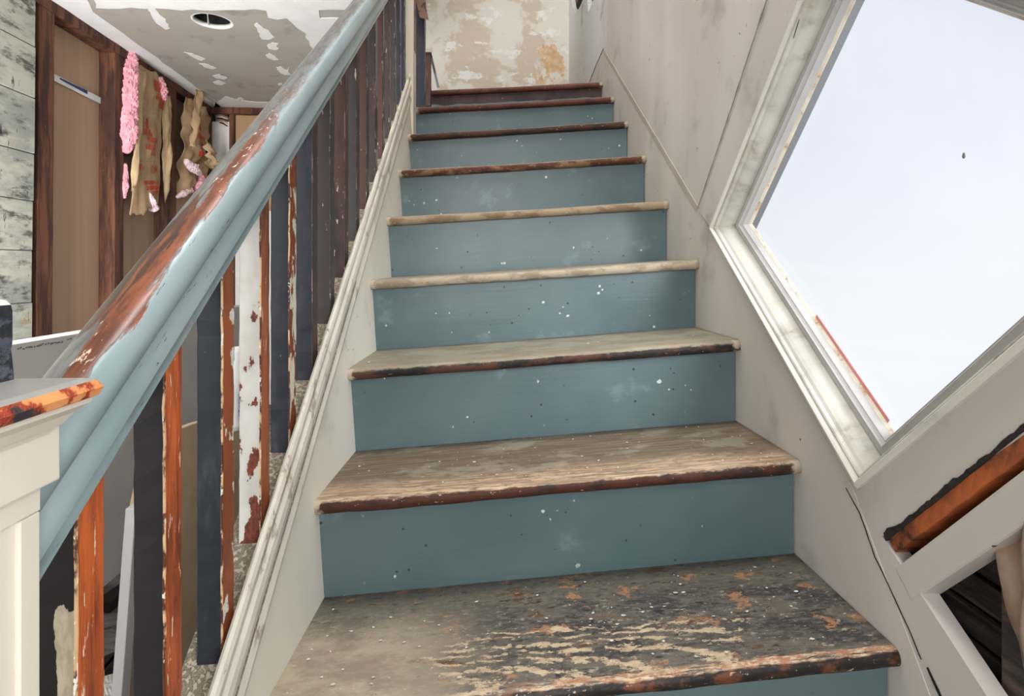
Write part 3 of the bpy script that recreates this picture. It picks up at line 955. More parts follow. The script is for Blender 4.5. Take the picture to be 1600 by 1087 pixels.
lbox('dark_gap_board', studs_y[0][0] - .09, studs_y[0][0] + .01, -.1, -.05, FLOOR_Z, CEIL_Z - .06, BLACKIN, wall_left)
# plaster left of the studs, scored into courses that stand slightly apart
yp1 = S_(52)
zz = [-.5, -.17, .07, .30, .52, .78, 1.02, 1.26]
for z0, z1 in zip(zz[:-1], zz[1:]):
    y_ = .6
    lens = [1.0, .45, .26]
    for j, ln in enumerate((.95, .55, 9)):
        y2 = min(y_ + ln + .09 * math.sin(z0 * 9 + j), yp1)
        if y2 - y_ > .03:
            lbox('plaster_course', y_ + .002, y2 - .002, -.03, .012 + .004 * math.sin(z0 * 23 + j), z0 + .002, z1 - .002, PLASTER, wall_left, lean=.012, bevel=.003)
        y_ = y2
lbox('plaster_backing', Y_FRONT, yp1 - .005, -.05, -.005, -.55, CEIL_Z, PLASTER, wall_left)

# printed tape on the first board
ta, tb = lw(84, 121, -.085), lw(158, 158, -.085)
d = (tb - ta).normalized(); up = Vector((0, 0, 1)); w2 = up * .018
o = Vector((.004, 0, 0))
hexa('tape_strip', [ta - w2, tb - w2, tb + w2, ta + w2, ta - w2 + o, tb - w2 + o, tb + w2 + o, ta + w2 + o], PLASTIC, wall_left, bevel=.001)
ba, bb = ta.lerp(tb, .10), ta.lerp(tb, .66)
o = Vector((.0065, 0, 0))
hexa('tape_print', [ba + up * .004, bb - up * .002, bb + up * .017, ba + up * .012, ba + up * .004 + o, bb - up * .002 + o, bb + up * .017 + o, ba + up * .012 + o], BLUEINK, wall_left)

# far wall of the side room
wf = box('wall_far', -2.6, -.9, yb, yb + .1, FLOOR_Z, CEIL_Z + .2, OUTERW, kind='structure')
tag(wf, 'far side room wall of drywall and tan boards seen past the handrail')


def fbox(name, px0, px1, py0, py1, d0, d1, mat, **k):
    a = at_y(px0, py1, yb - d1); b = at_y(px1, py0, yb - d1)
    return box(name, a.x, b.x, yb - d1, yb - d0, a.z, b.z, mat, wf, **k)


fbox('drywall_panel', 331, 358, 190, 560, .02, .09, WHITEDW, bevel=.003)
fbox('far_stud', 358, 365, 174, 560, .0, .10, STUD, bevel=.003)
fbox('tan_board', 365, 470, 174, 330, .0, .06, CARD2)
fbox('white_board', 365, 520, 330, 700, .0, .07, WHITEDW)
fbox('plate', 330, 470, 169, 177, .0, .11, STUD, cuts=20, axis=0, jag=.006, bevel=.003)
for k in range(7):               # torn lath ends and paper over the drywall piece
    a = at_y(334 + k * 1.5, 178 + k * 2.2, yb - .10); b = at_y(356, 180 + k * 3.0, yb - .10)
    tube('torn_scrap', [a, a.lerp(b, .5) + Vector((0, 0, .008)), b], [.004, .007, .003], [STUD, CARD2, WHITEDW, STUD, KRAFT2, MAT_putty, STUD][k], wf, 5)

# knee high drywall sheet below the studs
XK = -1.36
kw = slab('wall_knee', [[(.3, FLOOR_Z), (3.6, FLOOR_Z), (3.6, -.228), (.3, -.228)]], lambda a, b, t: (XK - .07 * t, a, b), None, DRYWALL, kind='structure')
tag(kw, 'low grey drywall half wall below the stripped studs')
rnd = random.Random(3)
for k in range(26):              # smudged factory print along its top edge
    px = 27 + k * 4.3
    if rnd.random() < .2: continue
    a = at_x(px, 0, XK); y0 = a.y
    y1 = at_x(px + 2 + rnd.random() * 2, 0, XK).y
    zc = -.238 - rnd.random() * .006
    box('print_mark', XK, XK + .0012, y0, y1, zc - .003 - .003 * rnd.random(), zc, GREYINK, kw)


# --- insulation batts
def sheet(name, c4, wob, mat, parent=None, ns=26, nt=46, torn=.03, seed=1, off=.012, amp=.02):
    """c4 = TL, TR, BR, BL in pixels on the stud face plane; returns object and the surface function"""
    def P(s, t, lift=0.0):
        px = (c4[0][0] * (1 - s) + c4[1][0] * s) * (1 - t) + (c4[3][0] * (1 - s) + c4[2][0] * s) * t
        py = (c4[0][1] * (1 - s) + c4[1][1] * s) * (1 - t) + (c4[3][1] * (1 - s) + c4[2][1] * s) * t
        p = lw(px, py, 0)
        n = mnoise.noise(Vector((s * 2.4, t * 4.2, seed))) + .5 * mnoise.noise(Vector((s * 6, t * 10, seed + 5)))
        n = n + .35 * abs(mnoise.noise(Vector((s * 9 + t * 4, t * 9, seed + 9))))
        dx = off + amp * n + wob * math.sin(s * math.pi) * (.6 + .4 * t) + lift
        return Vector((p.x + dx, p.y, p.z))
    V, Fc, = [], []
    for i in range(ns + 1):
        s = i / ns
        tb_ = 1 + torn * (mnoise.noise(Vector((s * 5, seed, 0))) + .6 * mnoise.noise(Vector((s * 17, seed, 3))))
        tt_ = .03 * mnoise.noise(Vector((s * 6, seed, 8)))
        for j in range(nt + 1):
            t = tt_ + (tb_ - tt_) * j / nt
            s2 = s + .035 * mnoise.noise(Vector((t * 5, seed + (0 if s < .5 else 4), 2))) * abs(2 * s - 1)
            V.append(P(s2, t))
    for i in range(ns):
        for j in range(nt):
            k = i * (nt + 1) + j
            Fc.append((k, k + 1, k + nt + 2, k + nt + 1))
    o_ = mesh_obj(name, V, Fc, mat, parent, smooth=True)
    m = o_.modifiers.new('thick', 'SOLIDIFY'); m.thickness = .0025; m.offset = -1
    return o_, P


def lump(name, pts, rad, mat, parent, seed=0, n=44, k=16):
    """fluffy lumpy roll along points (x,y,z)"""
    P_ = []
    R0 = []
    for i in range(len(pts) - 1):
        for q in range(k):
            P_.append(Vector(pts[i]).lerp(Vector(pts[i + 1]), q / k)); R0.append(rad[i] + (rad[i + 1] - rad[i]) * q / k)
    P_.append(Vector(pts[-1])); R0.append(rad[-1])
    V, Fc = [], []
    for i, p in enumerate(P_):
        d_ = (P_[min(i + 1, len(P_) - 1)] - P_[max(i - 1, 0)]).normalized()
        a = d_.cross(Vector((1, .3, 0))).normalized(); b = d_.cross(a)
        for q in range(n):
            th = 2 * math.pi * q / n
            dr = a * math.cos(th) + b * math.sin(th)
            w_ = p + dr * R0[i]
            nz = mnoise.noise(w_ * 20 + Vector((seed, 0, 0))) * .6 + mnoise.noise(w_ * 60) * .45 + mnoise.noise(w_ * 150) * .4 + mnoise.noise(w_ * 320) * .3
            r = R0[i] * (1 + .55 * nz)
            if i in (0, len(P_) - 1): r *= .35
            V.append(p + dr * r)
    for i in range(len(P_) - 1):
        for q in range(n):
            Fc.append((i * n + q, i * n + (q + 1) % n, (i + 1) * n + (q + 1) % n, (i + 1) * n + q))
    Fc.append(tuple(range(n - 1, -1, -1))); Fc.append(tuple((len(P_) - 1) * n + q for q in range(n)))
    return mesh_obj(name, V, Fc, mat, parent)


def ink_text(txt, Pf, s0, t0, hs, ht, mat, parent, flip=True):
    cu = bpy.data.curves.new('ink', 'FONT')
    cu.body = txt; cu.align_x = 'CENTER'; cu.align_y = 'CENTER'; cu.resolution_u = 2
    ob = bpy.data.objects.new('ink_tmp', cu); COL.objects.link(ob)
    dg = bpy.context.evaluated_depsgraph_get(); dg.update()
    m0 = bpy.data.meshes.new_from_object(ob.evaluated_get(dg))
    bpy.data.objects.remove(ob)
    bm_ = bmesh.new(); bm_.from_mesh(m0)
    bmesh.ops.triangulate(bm_, faces=bm_.faces)
    bmesh.ops.subdivide_edges(bm_, edges=bm_.edges, cuts=2)
    for v_ in bm_.verts:
        x, y = v_.co.x, v_.co.y
        if flip: x, y = -x, -y
        v_.co = Pf(s0 + x * hs, t0 - y * ht + .05 * x * hs, .008)
    bm_.to_mesh(m0); bm_.free()
    m0.name = 'red_lettering'
    m0.materials.clear(); m0.materials.append(mat)
    ob = bpy.data.objects.new('red_lettering', m0); COL.objects.link(ob); adopt(ob, parent)
    return ob


def ink_smear(Pf, s0, s1, t0, t1, parent, seed, mat=None):
    """a row of blurred printed strokes"""
    rs_ = random.Random(seed)
    V, Fc = [], []
    n = 9
    for i in range(n):
        if rs_.random() < .12: continue
        sa = s0 + (s1 - s0) * i / n; sb = sa + (s1 - s0) / n * rs_.uniform(.55, 1.0)
        ta_, tb_ = (t0, t1) if rs_.random() < .6 else (t0 + (t1 - t0) * rs_.choice((0, .5)), t1 - (t1 - t0) * rs_.choice((0, .4)))
        for q in range(3):
            u0_, u1_ = q / 3, (q + 1) / 3
            k = len(V)
            for (s_, u_) in ((sa, u0_), (sb, u0_), (sb, u1_), (sa, u1_)):
                V.append(Pf(s_, ta_ + (tb_ - ta_) * u_ + .05 * (s_ - s0), .008))
            Fc.append((k, k + 1, k + 2, k + 3))
    return mesh_obj('red_print', V, Fc, mat or REDINK, parent)


def batt_root(px, py, label):
    p = lw(px, py)
    return tag(empty('insulation_batt', p), label, 'insulation', 'insulation batts between the studs')


b1 = batt_root(225, 335, 'paper faced pink insulation batt with red R13 print, nearer of the two')
k1, P1 = sheet('kraft_facing', [(212, 104), (252, 122), (244, 316), (199, 336)], .03, KRAFT, b1, torn=.045, seed=2.2, amp=.014)
fl, _ = sheet('paper_flange', [(207, 108), (218, 112), (206, 262), (196, 300)], .02, KRAFT2, b1, 8, 34, .04, 6.1, .03, .014)
f2, _ = sheet('paper_flange', [(246, 150), (260, 150), (262, 240), (252, 318)], .015, KRAFT2, b1, 8, 34, .04, 8.1, .02, .02)
lump('pink_fibre', [lw(206, 84, .0), lw(203, 120, .02), lw(202, 170, .02), lw(201, 205, .025), lw(198, 240, .015)], [.030, .042, .040, .046, .018], PINK, b1, 1)
lump('pink_fibre', [lw(196, 255, .0), lw(195, 290, .0), lw(194, 310, .0)], [.012, .022, .010], PINK, b1, 2)
lump('pink_fibre', [lw(247, 120, .02), lw(250, 140, .02), lw(252, 160, .01)], [.024, .045, .02], PINK, b1, 3)
lump('pink_fibre', [lw(231, 300, .03), lw(236, 314, .035), lw(241, 327, .03)], [.010, .028, .030], PINKW, b1, 4)
for k, (s0, s1, t0, t1) in enumerate([(.50, .86, .05, .13), (.58, .80, .14, .19), (.72, .98, .17, .25), (.12, .40, .33, .40), (.22, .48, .41, .46), (.34, .66, .47, .51), (.30, .62, .52, .56), (.45, .66, .57, .61), (.10, .30, .655, .70), (.34, .88, .785, .815), (.44, .92, .83, .86), (.58, .96, .875, .91)]):
    ink_smear(P1, s0, s1, t0, t1, b1, k)
ink_text('R13', P1, .66, .715, .21, .082, REDINK, b1)
for t in (.27, .31, .63):
    V = []
    for i in range(13):
        s = .1 + .75 * i / 12
        V += [P1(s, t + .045 * s, .0025), P1(s, t + .045 * s + .004, .0025)]
    mesh_obj('print_line', V, [(2 * i, 2 * i + 1, 2 * i + 3, 2 * i + 2) for i in range(12)], GREYINK, b1)

b2 = batt_root(300, 312, 'crumpled torn insulation batt beside the corner, farther of the two')
k2, P2 = sheet('kraft_facing', [(284, 150), (327, 178), (320, 290), (274, 305)], .04, KRAFT, b2, torn=.06, seed=4.4, amp=.05)
f3, _ = sheet('paper_flange', [(287, 138), (297, 146), (282, 232), (276, 228)], .03, KRAFT, b2, 8, 30, .05, 9.3, .09, .03)
f4, _ = sheet('paper_flange', [(296, 218), (312, 236), (316, 268), (304, 262)], .03, KRAFT2, b2, 10, 16, .08, 3.3, .10, .05)
lump('pink_fibre', [lw(290, 252, .09), lw(302, 262, .10), lw(313, 272, .09)], [.020, .034, .012], PINKW, b2, 6)
lump('pink_fibre', [lw(315, 275, .05), lw(310, 295, .06), lw(306, 312, .04)], [.02, .034, .02], PINK, b2, 7)
lump('pink_fibre', [lw(300, 296, .05), lw(285, 304, .04), lw(276, 308, .03)], [.018, .02, .010], PINKW, b2, 8)
for k, (s0, s1, t0, t1) in enumerate([(.25, .55, .20, .29), (.30, .60, .33, .40), (.42, .66, .44, .52), (.36, .62, .54, .60)]):
    ink_smear(P2, s0, s1, t0, t1, b2, k + 20)

# --- things seen between the balusters
tw = [at_x(184, 1150, -.82), at_x(214, 800, -.80), at_x(238, 688, -.80), at_x(287, 668, -.80), at_x(311, 659, -.80), at_x(400, 640, -.80), at_x(430, 1100, -.80)]
tan = slab('wallboard_sheet', [[(p.y, p.z) for p in tw]], lambda a, b, t: (-.80 - .02 * t, a, b), None, TANWALL)
tag(tan, 'tan wallboard sheet standing behind the lowest balusters', 'wallboard')
st0, st1 = at_x(183, 1150, -.79), at_x(209, 790, -.79)
hexa('edge_strip', [st0 + Vector((-.01, -.016, 0)), st0 + Vector((.012, -.016, 0)), st0 + Vector((.012, .016, 0)), st0 + Vector((-.01, .016, 0)),
                    st1 + Vector((-.01, -.014, 0)), st1 + Vector((.012, -.014, 0)), st1 + Vector((.012, .014, 0)), st1 + Vector((-.01, .014, 0))], DRYWALL, tan, bevel=.002)
for k, (a, b, w_) in enumerate([((158, 950), (200, 920), .03), ((150, 1052), (200, 1030), .035), ((150, 1068), (200, 1012), .008)]):
    p, q = at_z(*a, FLOOR_Z + .015), at_z(*b, FLOOR_Z + .015)
    dd = (q - p).normalized(); nn_ = Vector((-dd.y, dd.x, 0)) * w_
    hh = Vector((0, 0, .02))
    ob = hexa('scrap_board', [p - nn_ - hh * .7, q - nn_ - hh * .7, q + nn_ - hh * .7, p + nn_ - hh * .7, p - nn_ + hh, q - nn_ + hh, q + nn_ + hh, p + nn_ + hh], [BLACKIN, BLACKIN, WHITEDW][k], None, bevel=.003)
    tag(ob, ['dark scrap board on the floor at the foot of the half wall', 'dark scrap board on the floor, nearest the frame bottom', 'thin pale scrap strip lying on the dark floor'][k], 'scrap')
pb_ = [at_z(150, 1060, FLOOR_Z + .02), at_z(185, 1050, FLOOR_Z + .02), at_z(190, 1110, FLOOR_Z + .02), at_z(150, 1120, FLOOR_Z + .02)]
V, Fc = [], []
for i in range(13):
    for j in range(13):
        s, t = i / 12, j / 12
        p = pb_[0].lerp(pb_[1], s).lerp(pb_[3].lerp(pb_[2], s), t)
        V.append(p + Vector((0, 0, .03 * abs(mnoise.noise(Vector((s * 5, t * 5, 1)))) * math.sin(s * 3.1) * math.sin(t * 3.1))))
for i in range(12):
    for j in range(12):
        k = i * 13 + j
        Fc.append((k, k + 1, k + 14, k + 13))
ps = mesh_obj('plastic_sheet', V, Fc, PLASTIC, None)
md = ps.modifiers.new('thick', 'SOLIDIFY'); md.thickness = .001
tag(ps, 'crumpled white plastic sheet on the dark floor behind the first baluster', 'plastic sheet')
# a printed white wrapper standing between the third and fourth baluster
wa, wb = at_x(374, 540, -.62), at_x(369, 672, -.62)
V, Fc = [], []
for j in range(15):
    t = j / 14
    p = wa.lerp(wb, t)
    for i in range(5):
        s = i / 4 - .5
        V.append(p + Vector((.010 * math.cos(s * 4) + .004 * mnoise.noise(Vector((t * 7, s * 3, 0))), s * .052 * (1 - .45 * abs(2 * t - .9)), 0)))
for j in range(14):
    for i in range(4):
        k = j * 5 + i
        Fc.append((k, k + 1, k + 6, k + 5))
wr = mesh_obj('plastic_wrapper', V, Fc, PLASTIC, None, smooth=True)
md = wr.modifiers.new('thick', 'SOLIDIFY'); md.thickness = .0015
tag(wr, 'white plastic wrapper with blue print hanging behind the white peeling baluster', 'wrapper')
for k in range(6):
    p = wa.lerp(wb, .56 + .05 * k)
    box('blue_print', p.x + .0095, p.x + .0125, p.y - .012 + .003 * (k % 2), p.y + .006 + .004 * (k % 3), p.z - .004, p.z + .003, BLUEINK, wr)
# ------------------------------------------------------------------ staircase
stair = empty('staircase', (.14, .3, FLOOR_Z))
tag(stair, 'straight wooden staircase with blue painted risers and worn treads', 'staircase')
PXL = {1: (488, 785), 2: (540, 577), 3: (577, 437), 4: (602, 339), 5: (621, 265), 6: (636, 209), 7: (649, 167), 8: (655, 141)}
PXR = {0: (1405, 1018), 1: (1254, 720), 2: (1160, 531), 3: (1096, 405), 4: (1046, 313), 5: (1011, 242), 6: (983, 188), 7: (959, 150), 8: (941, 127)}


def nosing(i):
    Y = Y1 + (i - 1) * G
    zm = Z1 + (i - 1) * R_
    a = Vector((XL, Y, zm - TILT * .45)); b = Vector((XR, Y, zm + TILT * .45))
    if i in PXL: a.z = at_y(*PXL[i], Y).z
    if i in PXR: b.z = at_y(*PXR[i], Y).z
    return a, b


T0M = first_tread_mat()
TM = {
    0: T0M,
    1: tread_mat('tread_brown_trodden', C(96, 84, 70), C(124, 108, 88), C(138, 130, 114), C(192, 166, 138), C(72, 40, 28), C(46, 32, 26), 1.0, .53, 1),
    2: tread_mat('tread_dusty_dark_edge', C(122, 114, 98), C(140, 132, 114), C(146, 141, 125), C(164, 150, 126), C(36, 32, 30), C(80, 52, 38), .4, .48, 2, ev=-.004),
    3: tread_mat('tread_pale_edge', C(122, 114, 98), C(140, 132, 114), C(146, 141, 125), C(164, 150, 126), C(168, 156, 136), C(140, 126, 106), .4, .48, 3),
    4: tread_mat('tread_tan_edge', C(128, 116, 98), C(150, 138, 118), C(160, 150, 134), C(180, 160, 132), C(158, 140, 114), C(126, 106, 84), .5, .5, 4),
    5: tread_mat('tread_brown_tan_edge', C(112, 92, 74), C(136, 116, 96), C(150, 136, 116), C(176, 148, 118), C(82, 48, 34), C(122, 96, 72), .5, .53, 5),
    6: tread_mat('tread_dark_edge', C(90, 70, 58), C(110, 90, 74), C(140, 126, 108), C(150, 120, 96), C(52, 38, 32), C(76, 48, 36), .4, .56, 6),
    7: tread_mat('tread_red_brown_edge', C(96, 66, 54), C(112, 80, 64), C(140, 126, 108), C(150, 120, 96), C(88, 50, 40), C(66, 40, 34), .4, .58, 7),
    8: tread_mat('tread_landing_edge', C(96, 64, 52), C(112, 76, 60), C(140, 126, 108), C(150, 120, 96), C(96, 56, 44), C(74, 44, 36), .4, .6, 8),
}
TH, RN, OV = .027, .0115, .024
for i in range(-2, 9):
    a, b = nosing(i)
    an, bn = nosing(i + 1)
    W_ = (b - a).length
    ex = (b - a).normalized(); ey = Vector((0, 1, 0)); ez = ex.cross(ey).normalized()
    depth = G + OV + .006 if i < 8 else .12
    prof = [(depth, 0.0, depth)]
    for q in range(6): prof.append((depth - (depth - RN) * (q + 1) / 6, 0.0, depth - (depth - RN) * (q + 1) / 6))
    for q in range(1, 9):
        th = q / 8 * math.pi
        prof.append((RN - RN * math.sin(th), -TH / 2 + TH / 2 * math.cos(th), .0 - (q / 8) * .036 + RN * (1 - q / 8)))
    prof.append((OV + .012, -TH, -.06)); prof.append((depth, -TH, -.3))
    NU = 48
    V, U, Fc = [], [], []
    u0, u1 = -.012, W_ - .0015
    for k in range(NU + 1):
        u = u0 + (u1 - u0) * k / NU
        for (v, z, vv) in prof:
            wear = 0.0
            if v < .03:
                wear = .0022 * mnoise.noise(Vector((u * 9, i * 3.3, z * 30))) + .0012 * mnoise.noise(Vector((u * 40, i, z * 60)))
            dip = -.0025 * math.exp(-((u - .45) / .22) ** 2) * math.exp(-(v / .08) ** 2) if z > -.004 else 0
            V.append(a + ex * u + ey * (v + wear) + ez * (z + dip + wear * .4)); U.append((u, vv))
    m = len(prof)
    for k in range(NU):
        for j in range(m - 1):
            q = k * m + j
            Fc.append((q, q + 1, q + m + 1, q + m))
        Fc.append((k * m + m - 1, k * m, (k + 1) * m, (k + 1) * m + m - 1))
    Fc.append(tuple(range(m))); Fc.append(tuple(NU * m + j for j in range(m)))
    t_ = mesh_obj('tread', V, Fc, TM.get(i, TM[3]), stair, uvs=U)
    t_.data.polygons.foreach_set('use_smooth', [len(p.vertices) == 4 for p in t_.data.polygons])
    # riser below this nosing
    ap, bp = nosing(i - 1)
    if i == -2: ap, bp = a - Vector((0, 0, R_)), b - Vector((0, 0, R_))
    Yr = a.y + OV
    rs = mat_r = None
    base = [(C(82, 101, 105), C(92, 110, 113)), (C(77, 97, 101), C(87, 105, 108))][i % 2]
    mat_r = riser_mat('blue_riser_paint', base[0], base[1], i * 1.37 + 5)
    tl = a - ez * (TH - .004); tr = b - ez * (TH - .004)
    bl = Vector((XL + TILT * R_, 0, ap.z - .004 + .0)); br = Vector((XR, 0, bp.z - .004))
    gap = .003
    P4 = [Vector((bl.x - .008, Yr, bl.z)), Vector((XR - gap, Yr, br.z)), Vector((XR - gap, Yr, tr.z)), Vector((XL - .004, Yr, tl.z))]
    V, U, Fc = [], [], []
    nx, nz = 16, 5
    for ky in (0, 1):
        for r in range(nz + 1):
            for k in range(nx + 1):
                s, t = k / nx, r / nz
                p = P4[0].lerp(P4[1], s).lerp(P4[3].lerp(P4[2], s), t)
                p = p + Vector((0, .016 * ky + (0 if ky else .0016 * mnoise.noise(Vector((s * 2.5, t * 1.5, i * 2.0)))), 0))
                V.append(p); U.append((s * .9, t * .17))
    nn_ = (nx + 1) * (nz + 1)
    for ky in (0, 1):
        for r in range(nz):
            for k in range(nx):
                q = ky * nn_ + r * (nx + 1) + k
                Fc.append((q, q + 1, q + nx + 2, q + nx + 1))
    ring = [k for k in range(nx + 1)] + [r * (nx + 1) + nx for r in range(1, nz + 1)] + [nz * (nx + 1) + k for k in range(nx - 1, -1, -1)] + [r * (nx + 1) for r in range(nz - 1, 0, -1)]
    for q in range(len(ring)):
        a0, b0 = ring[q], ring[(q + 1) % len(ring)]
        Fc.append((a0, b0, b0 + nn_, a0 + nn_))
    r_ = mesh_obj('riser', V, Fc, mat_r, stair, uvs=U, smooth=False)
    if i == 8:
        # brown paint left on the upper part of the last riser
        top = P4[3] + Vector((.03, 0, .002)); top2 = P4[2] + Vector((0, 0, .002))
        poly = [(top.x, top.z)] + [(top2.x, top2.z)]
        low = []
        for k in range(41):
            s = 1 - k / 40
            p = P4[3].lerp(P4[2], s)
            low.append((p.x + .03 * (1 - s), p.z - .045 + .010 * mnoise.noise(Vector((s * 14, 1, 0))) + .006 * mnoise.noise(Vector((s * 40, 2, 0)))))
        slab('bare_brown_band', [poly + low], lambda a_, b_, t, Yr=Yr: (a_, Yr - .003 + .004 * t, b_), None,
             worn('brown_riser_band', C(66, 42, 36), C(48, 32, 30), .52, 10, soft=.08, fleck=C(210, 205, 200), fthr=.70, fscale=45, rough=.5), r_)

# paint chips fallen on the lower treads and stuck on risers
rc = random.Random(11)
for i, cnt in ((0, 70), (1, 40), (2, 8)):
    a, b = nosing(i)
    V, Fc = [], []
    for q in range(cnt):
        u = rc.uniform(.03, .97); v = rc.uniform(.02, .25)
        p = a.lerp(b, u) + Vector((0, v, .0005))
        r = rc.uniform(.0010, .0030)
        n0 = len(V); kk = 5
        ph = rc.random() * 6
        for q2 in range(kk):
            th = ph + q2 * 6.283 / kk
            rr = r * rc.uniform(.5, 1.2)
            V.append(p + Vector((math.cos(th) * rr * 1.5, math.sin(th) * rr, .0012 + .0008 * rc.random() + TILT * math.cos(th) * rr)))
        V.append(p)
        for q2 in range(kk): Fc.append((n0 + q2, n0 + (q2 + 1) % kk, n0 + kk))
        Fc.append(tuple(n0 + q2 for q2 in range(kk)))
    ch = mesh_obj('paint_chips', V, Fc, CHIPWHITE, None)
    tag(ch, ['pale paint flakes strewn over the black weathered tread', 'pale paint flakes strewn over the brown trodden tread', 'few pale paint flakes on the dusty tread with dark edge'][i], 'paint flakes', kind='stuff')


# --- left stringer (closed string), moulding and cap: swept along the slope
def slope_sweep(name, prof, y0, y1, mats, parent, n=40, closed=True, smooth=False, fm=None, wob=0.0):
    V, U, Fc, FM = [], [], [], []
    acc = [0.0]
    for p, q in zip(prof[:-1], prof[1:]): acc.append(acc[-1] + math.hypot(q[0] - p[0], q[1] - p[1]))
    for k in range(n + 1):
        Y = y0 + (y1 - y0) * k / n
        for j, (x, h) in enumerate(prof):
            w_ = wob * mnoise.noise(Vector((Y * 6, j * .4, 3)))
            V.append((x + w_, Y, zs(Y, h) + w_)); U.append(((Y - y0) / math.cos(math.atan(SL)), acc[j]))
    m = len(prof)
    for k in range(n):
        for j in range(m - (0 if closed else 1)):
            j2 = (j + 1) % m
            Fc.append((k * m + j, k * m + j2, (k + 1) * m + j2, (k + 1) * m + j)); FM.append(fm(j) if fm else 0)
    Fc.append(tuple(range(m))); FM.append(0)
    Fc.append(tuple(n * m + j for j in range(m))); FM.append(0)
    return mesh_obj(name, V, Fc, mats, parent, uvs=U, fmat=FM, smooth=smooth)


YS0, YS1 = .30, 2.40
slope_sweep('stringer', [(XL + .0644 * .30, 1.46), (XL, 1.160), (XL - .004, 1.085), (-.3165, 1.040), (-.374, 1.040), (-.374, 1.46)], YS0, YS1, [STRINGER, SANDY], stair,
            fm=lambda j: 1 if j == 3 else 0)
slope_sweep('stringer_moulding', [(-.3085, 1.112), (-.3045, 1.106), (-.3030, 1.092), (-.3060, 1.078), (-.3085, 1.068), (-.3040, 1.058), (-.3020, 1.040), (-.3035, 1.026),
                                  (-.3080, 1.018), (-.3065, 1.008), (-.3050, .998), (-.3075, .990), (-.3120, .987), (-.3165, .992), (-.3168, 1.05)], YS0, YS1, MOULD, stair, smooth=False, wob=.0012)
# dirt lying in the groove of the moulding
slope_sweep('groove_dirt', [(-.3066, 1.076), (-.3045, 1.067), (-.3050, 1.060), (-.3085, 1.066)], YS0, 1.35, SANDY, stair, wob=.001)

# ------------------------------------------------------------------ banister: newel, handrail, balusters
ban = empty('banister', (-.335, .32, FLOOR_Z))
tag(ban, 'worn stair banister with teal grey handrail and peeling square balusters', 'banister')
prof = [(-.362, .520), (-.3655, .500), (-.3665, .475), (-.3645, .460), (-.358, .449), (-.348, .439), (-.336, .431), (-.324, .427), (-.314, .427), (-.3065, .431), (-.301, .438),
        (-.2975, .447), (-.2970, .456), (-.2990, .464), (-.3040, .470), (-.3085, .475), (-.3080, .480), (-.3045, .486), (-.3020, .494), (-.3012, .501), (-.3030, .503), (-.3030, .517), (-.308, .520)]
rail = slope_sweep('handrail', prof, .352, 2.5, RAIL, ban, n=60, smooth=True, wob=.0006)
mb = rail.modifiers.new('split', 'EDGE_SPLIT'); mb.split_angle = math.radians(50)

XB1, XB0 = -.326, -.3575
fronts = {1: BEIGEPATCH, 2: BLACKP, 3: NAVYP, 4: WHITEP, 5: NAVYP, 6: NAVYP, 7: BROWNP, 8: REDBR, 9: GREYBR, 10: REDBR, 11: BROWNP, 12: REDBR, 13: BROWNP, 14: BROWNP, 15: NAVYP, 16: NAVYP}
sides = {1: ORANGE, 2: ORANGE, 3: ORW, 4: ORANGE2, 5: RUSTW, 6: BROWNP, 7: GREYBR, 8: REDBR, 9: BROWNP, 10: GREYBR, 11: BLUEGR, 12: BLUEGR, 13: BLUEGR, 14: BLUEGR, 15: BLUEGR, 16: BLUEGR}
yfront = [.463, .587, .713, .833, .954, 1.080, 1.204, 1.330, 1.450]
while len(yfront) < 16: yfront.append(yfront[-1] + .1237)
LAB = {1: 'orange stripped baluster with black face over a beige bare patch', 4: 'white peeling baluster face with red brown chips', 5: 'navy baluster with rust and white flaking edge'}
for k in range(16):
    y0 = yfront[k]; dpt = .034
    z0 = zs(y0, 1.040) - .002
    p = []
    for (x, y) in ((XB0, y0), (XB1, y0), (XB1, y0 + dpt), (XB0, y0 + dpt)): p.append((x, y, z0))
    for (x, y) in ((XB0, y0), (XB1, y0), (XB1, y0 + dpt), (XB0, y0 + dpt)): p.append((x, y, zs(y, .505)))
    q = hexa('baluster', p, [fronts[k + 1], sides[k + 1], EDGEP if k < 5 else EDGED], ban, bevel=.0020, cuts=30, jag=.0011, fm=lambda n: 2 if (n.x > .3 and n.y < -.3) else (1 if n.x > .5 else 0))
    if k + 1 in LAB: q['label'] = LAB[k + 1]

# newel post at the foot, its cap and the block on top of it
pe = at_x(55, 900, -.288); yn = pe.y
nw = box('newel_post', -.384, -.288, yn - .096, yn, FLOOR_Z, -.13, NEWEL, ban, bevel=.002)
tag(nw, 'cream painted newel post')
pc = at_x(95, 700, -.276); yc = pc.y
box('newel_collar', -.396, -.276, yc - .122, yc, at_x(95, 748, -.276).z, at_x(95, 650, -.276).z, NEWEL, nw, bevel=.0015)
for xx, w_, yy in ((-.2865, .010, 0),):
    zr = at_x(55, 800, -.286).z
    box('newel_panel_strip', -.2885, -.2845, yn - .095, yn - .078, FLOOR_Z, zr, NEWEL, nw, bevel=.001)
    box('newel_panel_strip', -.2885, -.2845, yn - .016, yn - .0005, FLOOR_Z, zr, NEWEL, nw, bevel=.001)
    box('newel_panel_strip', -.2885, -.2840, yn - .095, yn - .0005, zr + .0005, at_x(95, 748, -.276).z + .002, NEWEL, nw, bevel=.001)
# stepped cove under the cap: square rings swept round the post


